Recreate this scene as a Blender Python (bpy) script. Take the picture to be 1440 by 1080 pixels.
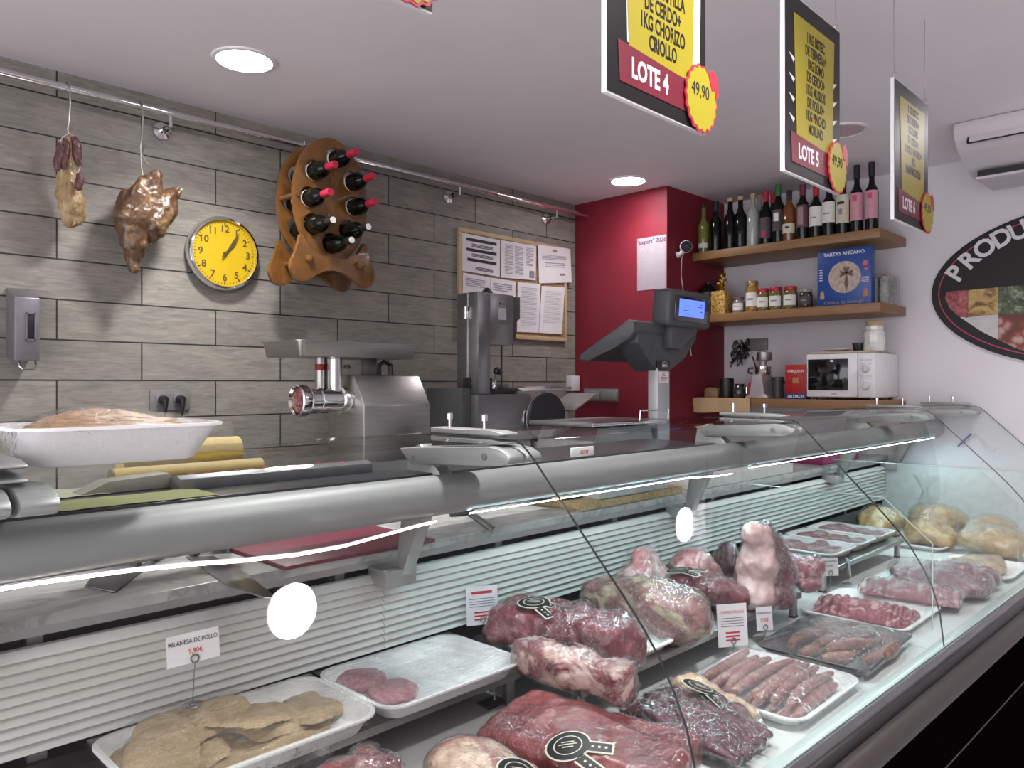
import bpy, bmesh, math, random
import numpy as np
from mathutils import Vector, Matrix, noise
from mathutils.bvhtree import BVHTree

for o in list(bpy.data.objects):
    bpy.data.objects.remove(o, do_unlink=True)
R = math.radians
SC = bpy.context.scene
COL = SC.collection
random.seed(7)

# ------------------------------------------------------------------ camera, world, exposure
HC = 1.45                      # lens height; x runs along the tiled wall, y towards it
FPX = 1076.4
YAW = R(44.617)
cd = bpy.data.cameras.new('camera')
cd.sensor_width = 36
cd.lens = FPX / 1440 * 36
cd.clip_start = 0.02
cam = bpy.data.objects.new('camera', cd)
COL.objects.link(cam)
cam.location = (0, 0, HC)
cam.rotation_euler = (R(90), 0, YAW - R(90))
SC.camera = cam
SC.view_settings.view_transform = 'Standard'
SC.view_settings.look = 'None'
SC.view_settings.gamma = 1
SC.view_settings.exposure = 0.5
SC.view_settings.use_curve_mapping = False
SC.cycles.use_denoising = True
SC.cycles.transparent_max_bounces = 32
SC.cycles.max_bounces = 10
SC.cycles.diffuse_bounces = 5
SC.cycles.sample_clamp_indirect = 6
SC.cycles.caustics_reflective = False
SC.cycles.caustics_refractive = False
wd = bpy.data.worlds.new('street_daylight')
SC.world = wd
wd.use_nodes = True
wd.node_tree.nodes['Background'].inputs[0].default_value = (0.85, 0.82, 0.86, 1)
wd.node_tree.nodes['Background'].inputs[1].default_value = 2.6
CEIL = 2.613
DOWNLIGHT = 30.0                # ceiling lamps
BEAM = 8.3                     # watts of each lamp's downward beam
LED_WARM, LED_COOL = 12.0, 38.0  # case strips

_c, _s = math.cos(YAW), math.sin(YAW)
def at(px, py, X=None, Y=None, Z=None):
    """world point seen at a pixel of the photograph, at a known real x, y or z"""
    u = (px - 720) / FPX
    d = Vector((_c + u * _s, _s - u * _c, (540 - py) / FPX))
    t = X / d.x if X is not None else Y / d.y if Y is not None else (Z - HC) / d.z
    return Vector((d.x * t, d.y * t, HC + d.z * t))

# ------------------------------------------------------------------ materials
def srgb(r, g, b):
    f = lambda v: (v / 255 / 12.92) if v <= 10 else ((v / 255 + 0.055) / 1.055) ** 2.4
    return (f(r), f(g), f(b), 1)

class NT:
    def __init__(s, name):
        s.m = bpy.data.materials.new(name)
        s.m.use_nodes = True
        s.t = s.m.node_tree
        s.t.nodes.clear()
        s.out = s.n('OutputMaterial')
    def n(s, typ, **kw):
        k = s.t.nodes.new('ShaderNode' + typ)
        for a, v in kw.items():
            if a.startswith('i_'):
                k.inputs[a[2:].replace('_', ' ')].default_value = v
            else:
                setattr(k, a, v)
        return k
    def l(s, a, b):
        s.t.links.new(a, b)
    def coord(s, scale=(1, 1, 1), loc=(0, 0, 0), rot=(0, 0, 0), kind='Object'):
        tc = s.n('TexCoord')
        mp = s.n('Mapping')
        mp.inputs['Scale'].default_value = scale
        mp.inputs['Location'].default_value = loc
        mp.inputs['Rotation'].default_value = rot
        s.l(tc.outputs[kind], mp.inputs['Vector'])
        return mp.outputs['Vector']
    def noise(s, vec, scale=5, detail=4, rough=.5, dist=0):
        k = s.n('TexNoise')
        k.inputs['Scale'].default_value = scale
        k.inputs['Detail'].default_value = detail
        k.inputs['Roughness'].default_value = rough
        k.inputs['Distortion'].default_value = dist
        s.l(vec, k.inputs['Vector'])
        return k.outputs['Fac']
    def ramp(s, fac, stops):
        k = s.n('ValToRGB')
        e = k.color_ramp.elements
        while len(e) < len(stops):
            e.new(0.5)
        for q, (p, c) in zip(e, stops):
            q.position = p
            q.color = c if len(c) == 4 else (*c, 1)
        s.l(fac, k.inputs['Fac'])
        return k.outputs['Color']
    def mix(s, fac, a, b, mode='MIX'):
        k = s.n('Mix', data_type='RGBA', blend_type=mode)
        for v, i in ((fac, 0), (a, 6), (b, 7)):
            if hasattr(v, 'links'):
                s.l(v, k.inputs[i])
            else:
                k.inputs[i].default_value = v
        return k.outputs[2]
    def math(s, op, a, b=0.0, clamp=False):
        k = s.n('Math', operation=op, use_clamp=clamp)
        for v, i in ((a, 0), (b, 1)):
            if hasattr(v, 'links'):
                s.l(v, k.inputs[i])
            else:
                k.inputs[i].default_value = v
        return k.outputs[0]
    def bump(s, h, strength=.3, dist=.005):
        k = s.n('Bump')
        k.inputs['Strength'].default_value = strength
        k.inputs['Distance'].default_value = dist
        s.l(h, k.inputs['Height'])
        return k.outputs['Normal']
    def bsdf(s, color=None, rough=.5, metal=0, normal=None, coat=0, sss=0, spec=None, coat_rough=.05):
        p = s.n('BsdfPrincipled')
        if color is not None:
            if hasattr(color, 'links'):
                s.l(color, p.inputs['Base Color'])
            else:
                p.inputs['Base Color'].default_value = color if len(color) == 4 else (*color, 1)
        if hasattr(rough, 'links'):
            s.l(rough, p.inputs['Roughness'])
        else:
            p.inputs['Roughness'].default_value = rough
        p.inputs['Metallic'].default_value = metal
        p.inputs['Coat Weight'].default_value = coat
        p.inputs['Coat Roughness'].default_value = coat_rough
        if spec is not None:
            p.inputs['Specular IOR Level'].default_value = spec
        if sss:
            p.inputs['Subsurface Weight'].default_value = sss
            p.inputs['Subsurface Radius'].default_value = (.012, .005, .003)
            p.inputs['Subsurface Scale'].default_value = 1
        if normal is not None:
            s.l(normal, p.inputs['Normal'])
        s.l(p.outputs[0], s.out.inputs[0])
        return p

_mc = {}
def plain(name, col, rough=.5, metal=0, coat=0, var=.06, vscale=30, bump=0.0, bscale=120, stretch=(1, 1, 1), sss=0, spec=None):
    """a painted, moulded or metal surface: slight tone variation and fine relief"""
    if name in _mc:
        return _mc[name]
    t = NT(name)
    v = t.coord(stretch)
    f = t.noise(v, vscale, 3)
    c = Vector(col[:3])
    a = tuple(max(0, x * (1 - var)) for x in c) + (1,)
    b = tuple(min(1, x * (1 + var)) for x in c) + (1,)
    nrm = None
    if bump:
        nrm = t.bump(t.noise(v, bscale, 3), bump, .002)
    t.bsdf(t.ramp(f, [(.35, a), (.65, b)]), rough, metal, nrm, coat, sss, spec)
    _mc[name] = t.m
    return t.m

def emitter(name, col, strength, dots=None):
    t = NT(name)
    e = t.n('Emission')
    e.inputs['Color'].default_value = (*col, 1)
    e.inputs['Strength'].default_value = strength
    if dots:
        w = t.n('TexWave', wave_type='BANDS', bands_direction='X')
        w.inputs['Scale'].default_value = dots
        t.l(t.coord(), w.inputs['Vector'])
        r = t.ramp(w.outputs['Fac'], [(.25, (.55, .55, .55, 1)), (.75, (1.45, 1.45, 1.45, 1))])
        t.l(t.math('MULTIPLY', r, strength), e.inputs['Strength'])
    t.l(e.outputs[0], t.out.inputs[0])
    return t.m

def clear_mat(name, tint=(.97, .98, .98), fres=1.0, base=.0, rough=.02, milky=0.0, milkcol=(.9, .9, .92), ridges=None, bstr=.5, bdist=.004):
    """thin clear sheet: passes light straight on, mirrors more at a glance; outer face only reflects"""
    t = NT(name)
    tr = t.n('BsdfTransparent')
    tr.inputs[0].default_value = (*tint, 1)
    gl = t.n('BsdfGlossy')
    gl.inputs['Roughness'].default_value = rough
    lw = t.n('Fresnel')
    lw.inputs['IOR'].default_value = 1.5
    geo = t.n('NewGeometry')
    if ridges:
        v = t.coord(ridges[0], rot=ridges[2] if len(ridges) > 2 else (0, 0, 0))
        a = t.noise(v, ridges[1], 4, .55, 1.2)
        vo = t.n('TexVoronoi')
        vo.inputs['Scale'].default_value = ridges[1] * 1.1
        t.l(v, vo.inputs['Vector'])
        h = t.math('ADD', t.math('ABSOLUTE', t.math('SUBTRACT', a, .5)), t.math('MULTIPLY', vo.outputs['Distance'], .35))
        nr = t.bump(h, bstr, bdist)
        t.l(nr, gl.inputs['Normal'])
        t.l(nr, lw.inputs['Normal'])
    f = t.math('ADD', t.math('MULTIPLY', lw.outputs[0], fres), base, True)
    f = t.math('MULTIPLY', f, t.math('SUBTRACT', 1.0, geo.outputs['Backfacing']))
    mx = t.n('MixShader')
    t.l(f, mx.inputs[0])
    src = tr.outputs[0]
    if milky:
        df = t.n('BsdfDiffuse')
        df.inputs[0].default_value = (*milkcol, 1)
        m2 = t.n('MixShader')
        m2.inputs[0].default_value = milky
        t.l(tr.outputs[0], m2.inputs[1])
        t.l(df.outputs[0], m2.inputs[2])
        src = m2.outputs[0]
    t.l(src, mx.inputs[1])
    t.l(gl.outputs[0], mx.inputs[2])
    t.l(mx.outputs[0], t.out.inputs[0])
    return t.m

def wood(name, c1, c2, scale=(2, 2, 30), rough=.4, coat=0.0):
    t = NT(name)
    v = t.coord(scale)
    f = t.noise(v, 3, 6, .6, .8)
    col = t.ramp(f, [(.3, c1), (.7, c2)])
    t.bsdf(col, rough, 0, t.bump(f, .15, .001), coat)
    return t.m

def meat_mat(name, c1, c2, fat, amt, scale=14, stretch=(1, 1, 1), rough=.32, marb=.35, rot=(0, 0, 0), cap=None, bump=.35):
    """c1/c2 lean tones, fat tone over the share amt in large patches, fine marbling, optional fat side (axis, from, to)"""
    scale *= 1.5
    t = NT(name)
    v = t.coord(stretch, rot=rot)
    lean = t.ramp(t.noise(v, scale, 6, .6, .6), [(.32, c1), (.68, c2)])
    big = t.noise(t.coord(stretch, (3.1, .7, 1.9), rot), scale * .55, 5, .6, 1.6)
    if cap:
        ax, lo, hi = cap
        sx = t.n('SeparateXYZ')
        t.l(t.coord(), sx.inputs[0])
        g = sx.outputs['XYZ'.index(ax)]
        g = t.math('MULTIPLY', t.math('SUBTRACT', g, lo), 1.0 / (hi - lo), True)
        big = t.math('ADD', t.math('MULTIPLY', big, .55), t.math('MULTIPLY', g, .45))
    th = 1 - amt
    k = .25 + th * .5
    fm = t.ramp(big, [(max(0, k - .05), (0, 0, 0, 1)), (min(1, k + .05), (1, 1, 1, 1))])
    fcol = t.ramp(t.noise(v, scale * 2.4, 4), [(.3, tuple(x * .82 for x in fat[:3]) + (1,)), (.7, fat)])
    col = t.mix(fm, lean, fcol)
    if marb:
        vein = t.noise(t.coord(tuple(q * 1.6 for q in stretch), rot=rot), scale * 2.2, 3, .5, 2.2)
        h = t.math('ABSOLUTE', t.math('SUBTRACT', vein, .5))
        vm = t.ramp(h, [(.0, (marb,) * 3 + (1,)), (.035, (0, 0, 0, 1))])
        col = t.mix(vm, col, fat)
    t.bsdf(col, rough, 0, t.bump(t.noise(v, scale * 5, 5, .6), bump, .005), .15, .08)
    return t.m

# ------------------------------------------------------------------ mesh building
class MB:
    def __init__(s):
        s.b = bmesh.new()
    def _bev(s, verts, w, seg=2):
        es = {e for v in verts for e in v.link_edges}
        bmesh.ops.bevel(s.b, geom=list(es), offset=w, segments=seg, affect='EDGES', profile=.5, clamp_overlap=True)
    def box(s, x0, x1, y0, y1, z0, z1, bev=0, M=None, seg=2):
        r = bmesh.ops.create_cube(s.b, size=1)
        m = Matrix.Translation(((x0 + x1) / 2, (y0 + y1) / 2, (z0 + z1) / 2)) @ Matrix.Diagonal((x1 - x0, y1 - y0, z1 - z0, 1))
        if M is not None:
            m = M @ m
        bmesh.ops.transform(s.b, matrix=m, verts=r['verts'])
        if bev:
            s._bev(r['verts'], bev, seg)
        return s
    def ring(s, pts):
        return [s.b.verts.new(p) for p in pts]
    def loft(s, rings, closed=True, cap0=True, cap1=True):
        vs = [s.ring(r) for r in rings]
        n = len(vs[0])
        for a, b in zip(vs, vs[1:]):
            for i in range(n if closed else n - 1):
                j = (i + 1) % n
                try:
                    s.b.faces.new((a[i], a[j], b[j], b[i]))
                except ValueError:
                    pass
        if cap0:
            s.b.faces.new(list(reversed(vs[0])))
        if cap1:
            s.b.faces.new(vs[-1])
        return s
    def tube(s, pts, r, n=8):
        pts = [Vector(p) for p in pts]
        rr = r if isinstance(r, (list, tuple)) else [r] * len(pts)
        t0 = (pts[1] - pts[0]).normalized()
        nn = t0.orthogonal().normalized()
        rings = []
        for i, p in enumerate(pts):
            t = (pts[min(i + 1, len(pts) - 1)] - pts[max(i - 1, 0)]).normalized()
            nn = (nn - t * nn.dot(t)).normalized()
            bb = t.cross(nn)
            rings.append([p + (nn * math.cos(a) + bb * math.sin(a)) * rr[i] for a in (2 * math.pi * k / n for k in range(n))])
        return s.loft(rings)
    def lathe(s, prof, o=(0, 0, 0), axis='Z', n=28, sq=1.0):
        """prof: (radius, height along axis)"""
        o = Vector(o)
        rings = []
        for r, h in prof:
            ring = []
            for k in range(n):
                a = 2 * math.pi * k / n
                p, q = max(r, 1e-5) * math.cos(a), max(r, 1e-5) * math.sin(a)
                ring.append(o + (Vector((p, q, h)) if axis == 'Z' else Vector((q, h, p)) if axis == 'Y' else Vector((h, p, q))))
            rings.append(ring)
        return s.loft(rings, True, False, False)
    def prism(s, poly, axis, a0, a1, bev=0):
        f = {'X': lambda p, a: (a, p[0], p[1]), 'Y': lambda p, a: (p[0], a, p[1]), 'Z': lambda p, a: (p[0], p[1], a)}[axis]
        va = s.ring([f(p, a0) for p in poly])
        vb = s.ring([f(p, a1) for p in poly])
        n = len(poly)
        for i in range(n):
            j = (i + 1) % n
            s.b.faces.new((va[i], va[j], vb[j], vb[i]))
        s.b.faces.new(list(reversed(va)))
        s.b.faces.new(vb)
        if bev:
            s._bev(va + vb, bev)
        return s
    def ball(s, c, r, rot=None, n=16):
        q = bmesh.ops.create_uvsphere(s.b, u_segments=n, v_segments=max(6, n * 2 // 3), radius=1)
        m = Matrix.Translation(c)
        if rot is not None:
            m = m @ rot
        rr = (r, r, r) if isinstance(r, (int, float)) else r
        bmesh.ops.transform(s.b, matrix=m @ Matrix.Diagonal((*rr, 1)), verts=q['verts'])
        return s
    def sheet(s, nu, nv, f):
        """open surface from f(u, v)"""
        g = [[s.b.verts.new(f(i / nu, j / nv)) for j in range(nv + 1)] for i in range(nu + 1)]
        for i in range(nu):
            for j in range(nv):
                s.b.faces.new((g[i][j], g[i + 1][j], g[i + 1][j + 1], g[i][j + 1]))
        return s
    def mesh(s, name='m', fix=True):
        if fix:
            bmesh.ops.recalc_face_normals(s.b, faces=s.b.faces[:])
        me = bpy.data.meshes.new(name)
        s.b.to_mesh(me)
        s.b.free()
        return me
    def build(s, name, mat, parent=None, label=None, M=None, ang=35, fix=True):
        return put(name, s.mesh(name, fix), mat, parent, label, M, ang)

def wm(o):
    m = Matrix()
    while o is not None:
        m = o.matrix_basis @ m
        o = o.parent
    return m

def put(name, me, mat, parent=None, label=None, M=None, ang=35):
    """links world-space mesh as an object under parent"""
    if M is not None:
        me.transform(M)
    if parent is not None:
        me.transform(wm(parent).inverted())
    o = bpy.data.objects.new(name, me)
    COL.objects.link(o)
    o.parent = parent
    me.materials.clear()
    me.materials.append(mat)
    for p in me.polygons:
        p.use_smooth = True
    me.set_sharp_from_angle(angle=R(ang))
    if label:
        o['label'] = label
    return o

def thing(name, label, cat, loc=(0, 0, 0), group=None):
    o = bpy.data.objects.new(name, None)
    COL.objects.link(o)
    o.empty_display_size = .05
    o.location = loc
    o['label'] = label
    o['category'] = cat
    if group:
        o['group'] = group
    return o

def tag(o, label, cat, group=None):
    o['label'] = label
    o['category'] = cat
    if group:
        o['group'] = group
    return o

def struct(o):
    o['kind'] = 'structure'
    return o

def dup(root, loc, label=None, group=None):
    r = root.copy()
    COL.objects.link(r)
    r.location = loc
    if label:
        r['label'] = label
    if group:
        r['group'] = group
    for ch in list(root.children):
        c = ch.copy()
        COL.objects.link(c)
        c.parent = r
        for g in list(ch.children):
            d = g.copy()
            COL.objects.link(d)
            d.parent = c
    return r

def evalmesh(ob):
    COL.objects.link(ob)
    dg = bpy.context.evaluated_depsgraph_get()
    me = bpy.data.meshes.new_from_object(ob.evaluated_get(dg))
    COL.objects.unlink(ob)
    d = ob.data
    bpy.data.objects.remove(ob)
    return me

_tx = {}
def smooth_path(pts, n=8):
    """Catmull-Rom through the points"""
    P = [Vector(p) for p in pts]
    P = [P[0]] + P + [P[-1]]
    out = []
    for i in range(1, len(P) - 2):
        a, b, c, d = P[i - 1:i + 3]
        for k in range(n):
            t = k / n
            out.append(.5 * (2 * b + (c - a) * t + (2 * a - 5 * b + 4 * c - d) * t * t + (3 * b - a - 3 * c + d) * t ** 3))
    return out + [P[-2]]

def textmesh(body, size, align='CENTER', bold=0.0, xs=1.0, spacing=1.0, line=1.0, ext=.0004):
    k = (body, size, align, bold, xs, spacing, line)
    if k not in _tx:
        cu = bpy.data.curves.new('t', 'FONT')
        cu.body = body
        cu.size = size
        cu.align_x = align
        cu.align_y = 'CENTER'
        cu.extrude = ext
        cu.offset = bold
        cu.space_character = spacing
        cu.space_line = line
        cu.resolution_u = 3
        me = evalmesh(bpy.data.objects.new('t', cu))
        me.transform(Matrix.Diagonal((xs, 1, 1, 1)))
        _tx[k] = me
    return _tx[k].copy()

def frame(o, right, up):
    right, up = Vector(right).normalized(), Vector(up).normalized()
    n = right.cross(up).normalized()
    up = n.cross(right)
    return Matrix(((right.x, up.x, n.x, o[0]), (right.y, up.y, n.y, o[1]), (right.z, up.z, n.z, o[2]), (0, 0, 0, 1)))

def write(name, body, size, F, u, v, mat, parent, **kw):
    me = textmesh(body, size, **kw)
    return put(name, me, mat, parent, None, F @ Matrix.Translation((u, v, .0006)))

def flat(mb, F, poly, h0=0.0, h1=.0008):
    """thin printed or cut layer: polygon (u, v) in the frame F"""
    a = mb.ring([F @ Vector((p[0], p[1], h0)) for p in poly])
    b = mb.ring([F @ Vector((p[0], p[1], h1)) for p in poly])
    n = len(poly)
    for i in range(n):
        j = (i + 1) % n
        mb.b.faces.new((a[i], a[j], b[j], b[i]))
    mb.b.faces.new(list(reversed(a)))
    mb.b.faces.new(b)
    return mb

def rect(u0, u1, v0, v1):
    return [(u0, v0), (u1, v0), (u1, v1), (u0, v1)]

def disc(cx, cy, rx, ry=None, n=36, wob=0, k=0):
    ry = ry or rx
    return [(cx + (rx + wob * math.cos(k * a)) * math.cos(a), cy + (ry + wob * math.cos(k * a)) * math.sin(a)) for a in (2 * math.pi * i / n for i in range(n))]

def fbm(p, sc, oc=3):
    v, a = 0, 1
    for i in range(oc):
        v += a * noise.noise(p * sc)
        sc *= 2.1
        a *= .5
    return v

def organic(shapes, vox=.008, smooth=3, disp=((18, .006),), floor=None, seed=0):
    """union of ellipsoids (c, r, rot) and tapered tubes (pts, radii) melted into one lump"""
    mb = MB()
    for s in shapes:
        if s[0] == 's':                # rounded block: centre, half sizes, turn, tilt
            hx, hy, hz = s[2]
            M = Matrix.Translation(s[1]) @ rotz(s[3]) @ Matrix.Rotation(R(s[4] if len(s) > 4 else 0), 4, 'X')
            mb.box(-hx, hx, -hy, hy, -hz, hz, min(s[2]) * .62, M, 4)
        elif s[0] == 'b':
            mb.ball(s[1], s[2], s[3] if len(s) > 3 else None)
        else:
            mb.tube(s[1], s[2], 14)
            mb.ball(s[1][0], s[2][0] if isinstance(s[2], (list, tuple)) else s[2])
            mb.ball(s[1][-1], s[2][-1] if isinstance(s[2], (list, tuple)) else s[2])
    ob = bpy.data.objects.new('t', mb.mesh())
    md = ob.modifiers.new('r', 'REMESH')
    md.mode = 'VOXEL'
    md.voxel_size = vox
    me = evalmesh(ob)
    b = bmesh.new()
    b.from_mesh(me)
    for _ in range(smooth):
        bmesh.ops.smooth_vert(b, verts=b.verts, factor=.5, use_axis_x=True, use_axis_y=True, use_axis_z=True)
    b.normal_update()
    off = Vector((seed * 1.7, seed * .9, seed * 2.3))
    nn = [(v, v.co.copy(), v.normal.copy()) for v in b.verts]
    for v, co, nr in nn:
        d = 0
        for sc, am in disp:
            d += am * fbm(co + off, sc)
        v.co = co + nr * d
        if floor is not None and v.co.z < floor:
            v.co.z = floor + (v.co.z - floor) * .02
    b.to_mesh(me)
    b.free()
    return me

def shell(me, off=.003, disp=((30, .004),), seed=3):
    """wrap over a lump: the same surface pushed out and crumpled"""
    m2 = me.copy()
    b = bmesh.new()
    b.from_mesh(m2)
    for _ in range(4):
        bmesh.ops.smooth_vert(b, verts=b.verts, factor=.5, use_axis_x=True, use_axis_y=True, use_axis_z=True)
    b.normal_update()
    nn = [(v, v.co.copy(), v.normal.copy()) for v in b.verts]
    zmin = min(v.co.z for v in b.verts)
    o = Vector((seed, seed * .3, 0))
    for v, co, nr in nn:
        d = off
        for sc, am in disp:
            d += am * abs(fbm(co + o, sc))
        v.co = co + nr * d
        v.co.z = max(v.co.z, zmin)
    b.to_mesh(m2)
    b.free()
    return m2

def rotz(a):
    return Matrix.Rotation(R(a), 4, 'Z')
# ------------------------------------------------------------------ shared materials
STEEL = plain('brushed_steel', (.42, .41, .40), .36, 1, var=.08, vscale=8, stretch=(1, 1, 30), bump=.05)
STEEL_DARK = plain('dull_steel', (.26, .26, .26), .42, .9, var=.1, vscale=8, stretch=(1, 30, 1))
ALU = plain('satin_aluminium', (.40, .41, .40), .42, .7, var=.03, vscale=20)
CHROME = plain('chrome', (.75, .75, .75), .1, 1, var=.02)
WHITE = plain('white_plastic', (.78, .77, .78), .35, var=.02)
FOAM = plain('white_foam_tray', (.82, .82, .82), .45, var=.02, vscale=200, bump=.05, sss=.05)
BLACK = plain('black_plastic', (.012, .012, .014), .35, var=.1)
DARK = plain('charcoal_plastic', (.062, .065, .069), .45, var=.08, vscale=60)
GREYP = plain('grey_plastic', (.16, .16, .165), .45, var=.04)
PAPER = plain('white_paper', (.78, .75, .78), .6, var=.02)
INK = plain('black_ink', (.012, .012, .014), .6)
GREYINK = plain('grey_ink', (.26, .25, .28), .6)
REDINK = plain('red_ink', (.55, .03, .05), .5)
OAK = wood('oak_shelf_board', (.22, .112, .045, 1), (.29, .155, .066, 1), (20, 1.5, 20), .45)
WALNUT = wood('varnished_rack_wood', (.10, .040, .009, 1), (.20, .085, .02, 1), (6, 14, 3), .3, .4)
MAROON = plain('maroon_plastic', (.16, .025, .045), .4, var=.05)
GLASS = clear_mat('display_glass', (.965, .98, .975), .6, 0, .0)
GLASS_EDGE = plain('glass_edge', (.03, .04, .038), .15, var=.05)
FILM = clear_mat('cling_film', (.985, .985, .985), 1.5, .014, .05, .0, (.95, .92, .93), ((1, 1, 1), 62), 1.0, .0085)
FILM_FLAT = clear_mat('stretched_film', (.985, .985, .985), 1.4, .014, .05, .004, (.9, .9, .92), ((5, 22, 10), 6, (0, 0, R(25))), 1.0, .005)

# ------------------------------------------------------------------ the room
def wall_tiles():
    t = NT('grey_stone_tiles')
    tc = t.n('TexCoord')
    sx = t.n('SeparateXYZ')
    t.l(tc.outputs['Object'], sx.inputs[0])
    cx = t.n('CombineXYZ')
    t.l(t.math('SUBTRACT', sx.outputs[0], -.0685), cx.inputs[0])
    t.l(t.math('SUBTRACT', sx.outputs[2], 1.3137 - 1.503), cx.inputs[1])
    br = t.n('TexBrick', offset=.5, offset_frequency=2, squash=1)
    t.l(cx.outputs[0], br.inputs['Vector'])
    for k, v in (('Scale', 1), ('Mortar Size', .003), ('Mortar Smooth', .1), ('Bias', 0), ('Brick Width', .603), ('Row Height', .1503)):
        br.inputs[k].default_value = v
    br.inputs['Color1'].default_value = (.305, .285, .25, 1)
    br.inputs['Color2'].default_value = (.25, .235, .21, 1)
    br.inputs['Mortar'].default_value = (.02, .02, .02, 1)
    v = t.coord((3, 3, 22))
    f = t.noise(v, 4, 7, .65, .7)
    f2 = t.noise(t.coord((1, 1, 2.5)), 5, 4)
    g = t.ramp(f, [(.3, (.72, .72, .72, 1)), (.7, (1.22, 1.22, 1.22, 1))])
    g2 = t.ramp(f2, [(.3, (.85, .86, .88, 1)), (.7, (1.1, 1.08, 1.04, 1))])
    col = t.mix(1, t.mix(1, br.outputs['Color'], g, 'MULTIPLY'), g2, 'MULTIPLY')
    h = t.math('SUBTRACT', t.math('MULTIPLY', f, .6), t.math('MULTIPLY', br.outputs['Fac'], 1.5))
    t.bsdf(col, .55, 0, t.bump(h, .35, .004))
    return t.m
PLASTER = plain('ceiling_plaster', (.82, .775, .81), .85, var=.02, vscale=2, bump=.05, bscale=6)
WALLWHITE = plain('white_wall_paint', (.74, .715, .75), .75, var=.015, vscale=3, bump=.04, bscale=60)
REDPAINT = plain('wine_red_paint', (.205, .009, .024), .6, var=.05, vscale=6, bump=.05, bscale=90)
struct(MB().box(-1.8, 3.83, 3.2, 3.3, 0, CEIL).build('wall_back', wall_tiles()))
struct(MB().box(4.49, 4.6, -2.4, 3.3, 0, CEIL).build('wall_end', WALLWHITE))
struct(MB().box(3.828, 4.49, 2.502, 3.3, 0, CEIL).build('wall_pillar', REDPAINT))
struct(MB().box(-1.8, 4.6, -2.5, -2.4, 0, CEIL).build('wall_light_block', plain('light_block_grey', (.45, .43, .43), .8)))  # unseen wall, added to cut the frontal daylight on the tiles
struct(MB().box(-1.8, 4.6, -2.4, 3.3, CEIL, CEIL + .1).build('ceiling', PLASTER))
tf = NT('floor_tiles')
bk = tf.n('TexBrick', offset=0)
tf.l(tf.coord(), bk.inputs['Vector'])
for k, v in (('Scale', 1), ('Mortar Size', .003), ('Brick Width', .45), ('Row Height', .45)):
    bk.inputs[k].default_value = v
bk.inputs['Color1'].default_value = (.62, .59, .60, 1)
bk.inputs['Color2'].default_value = (.66, .63, .64, 1)
bk.inputs['Mortar'].default_value = (.06, .06, .06, 1)
tf.bsdf(bk.outputs['Color'], .4)
struct(MB().box(-1.8, 4.6, -2.4, 3.3, -.1, 0).build('floor', tf.m))

# ------------------------------------------------------------------ ceiling lamps
DIFF = emitter('lamp_diffuser', (1.0, .97, 1.0), DOWNLIGHT)
OFFDIFF = plain('unlit_diffuser', (.55, .42, .45), .5)
def downlight(x, y, lit, label):
    if lit:
        ld = bpy.data.lights.new('lamp_beam', 'AREA')
        ld.shape = 'DISK'
        ld.size = .18
        ld.energy = BEAM * lit
        ld.color = (1, .97, .95)
        ld.spread = R(125)
        lo_ = bpy.data.objects.new('lamp_beam', ld)
        COL.objects.link(lo_)
        lo_.location = (0, 0, -.012)
    t = thing('ceiling_light', label, 'ceiling light', (x, y, CEIL), 'round recessed ceiling lights')
    if lit:
        lo_.parent = t
    MB().lathe([(.092, 0), (.112, 0), (.110, -.006), (.097, -.008), (.092, -.004)], (x, y, CEIL), n=40).build('frame', WHITE, t)
    MB().lathe([(.0, 0), (.0955, 0), (.0955, -.004), (.0, -.004)], (x, y, CEIL), n=40).build('diffuser', DIFF if lit else OFFDIFF, t)
downlight(1.28, 2.61, 1, 'lit round ceiling light above the hanging hams')
downlight(3.58, 2.60, .30, 'lit round ceiling light in front of the red pillar')
downlight(3.56, 1.385, 0, 'unlit round ceiling light beside the hanging offer boards')
downlight(1.32, 1.41, 1, 'lit round ceiling light over the middle of the display case')
downlight(1.32, .31, 1, 'lit round ceiling light mirrored in the front glass above the trays')
downlight(3.74, .33, 1, 'lit round ceiling light mirrored in the far front glass')

# ------------------------------------------------------------------ hanging rail, hooks, cured meats
rail = thing('hanging_rail', 'chrome meat rail running along the top of the tiled wall', 'rail', (1.2, 3.1, 2.52))
MB().tube([(-1.3, 3.10, 2.524), (3.826, 3.10, 2.524)], .0135, 14).build('bar', CHROME, rail)
for fx in (-.31, 1.212, 2.738, 3.533):
    m = MB().lathe([(0, 0), (.036, 0), (.034, -.012), (.014, -.02), (.012, -.05)], (fx, 3.199, 2.475), 'Y', 20)
    m.tube([(fx, 3.16, 2.475), (fx, 3.10, 2.475), (fx, 3.10, 2.512)], .008, 8)
    m.build('wall_bracket', CHROME, rail)

def s_hook(x, zb, label):
    p = [(x - .004, 3.122, 2.520), (x - .003, 3.118, 2.537), (x, 3.10, 2.545), (x, 3.083, 2.537), (x, 3.076, 2.51), (x, 3.074, 2.46),
         (x - .004, 3.074, zb + .04), (x - .006, 3.076, zb + .012), (x - .002, 3.079, zb), (x + .008, 3.080, zb + .008), (x + .014, 3.081, zb + .034)]
    return tag(MB().tube(p, .0032, 8).build('meat_hook', STEEL, None), label, 'hook', 'hooks on the meat rail')
def wall_pt(px, py, y=3.076):
    return at(px, py, Y=y)
h1 = wall_pt(95.5, 187)
h2 = wall_pt(198, 212)
s_hook(h1.x + .006, h1.z, 'steel S-shaped hook holding the dried sausages')
s_hook(h2.x + .006, h2.z, 'steel S-shaped hook holding the film-wrapped ham')
SAUS = meat_mat('dried_sausage', (.055, .012, .012, 1), (.11, .03, .028, 1), (.25, .17, .15, 1), .25, 60, rough=.5, marb=.2)
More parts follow.
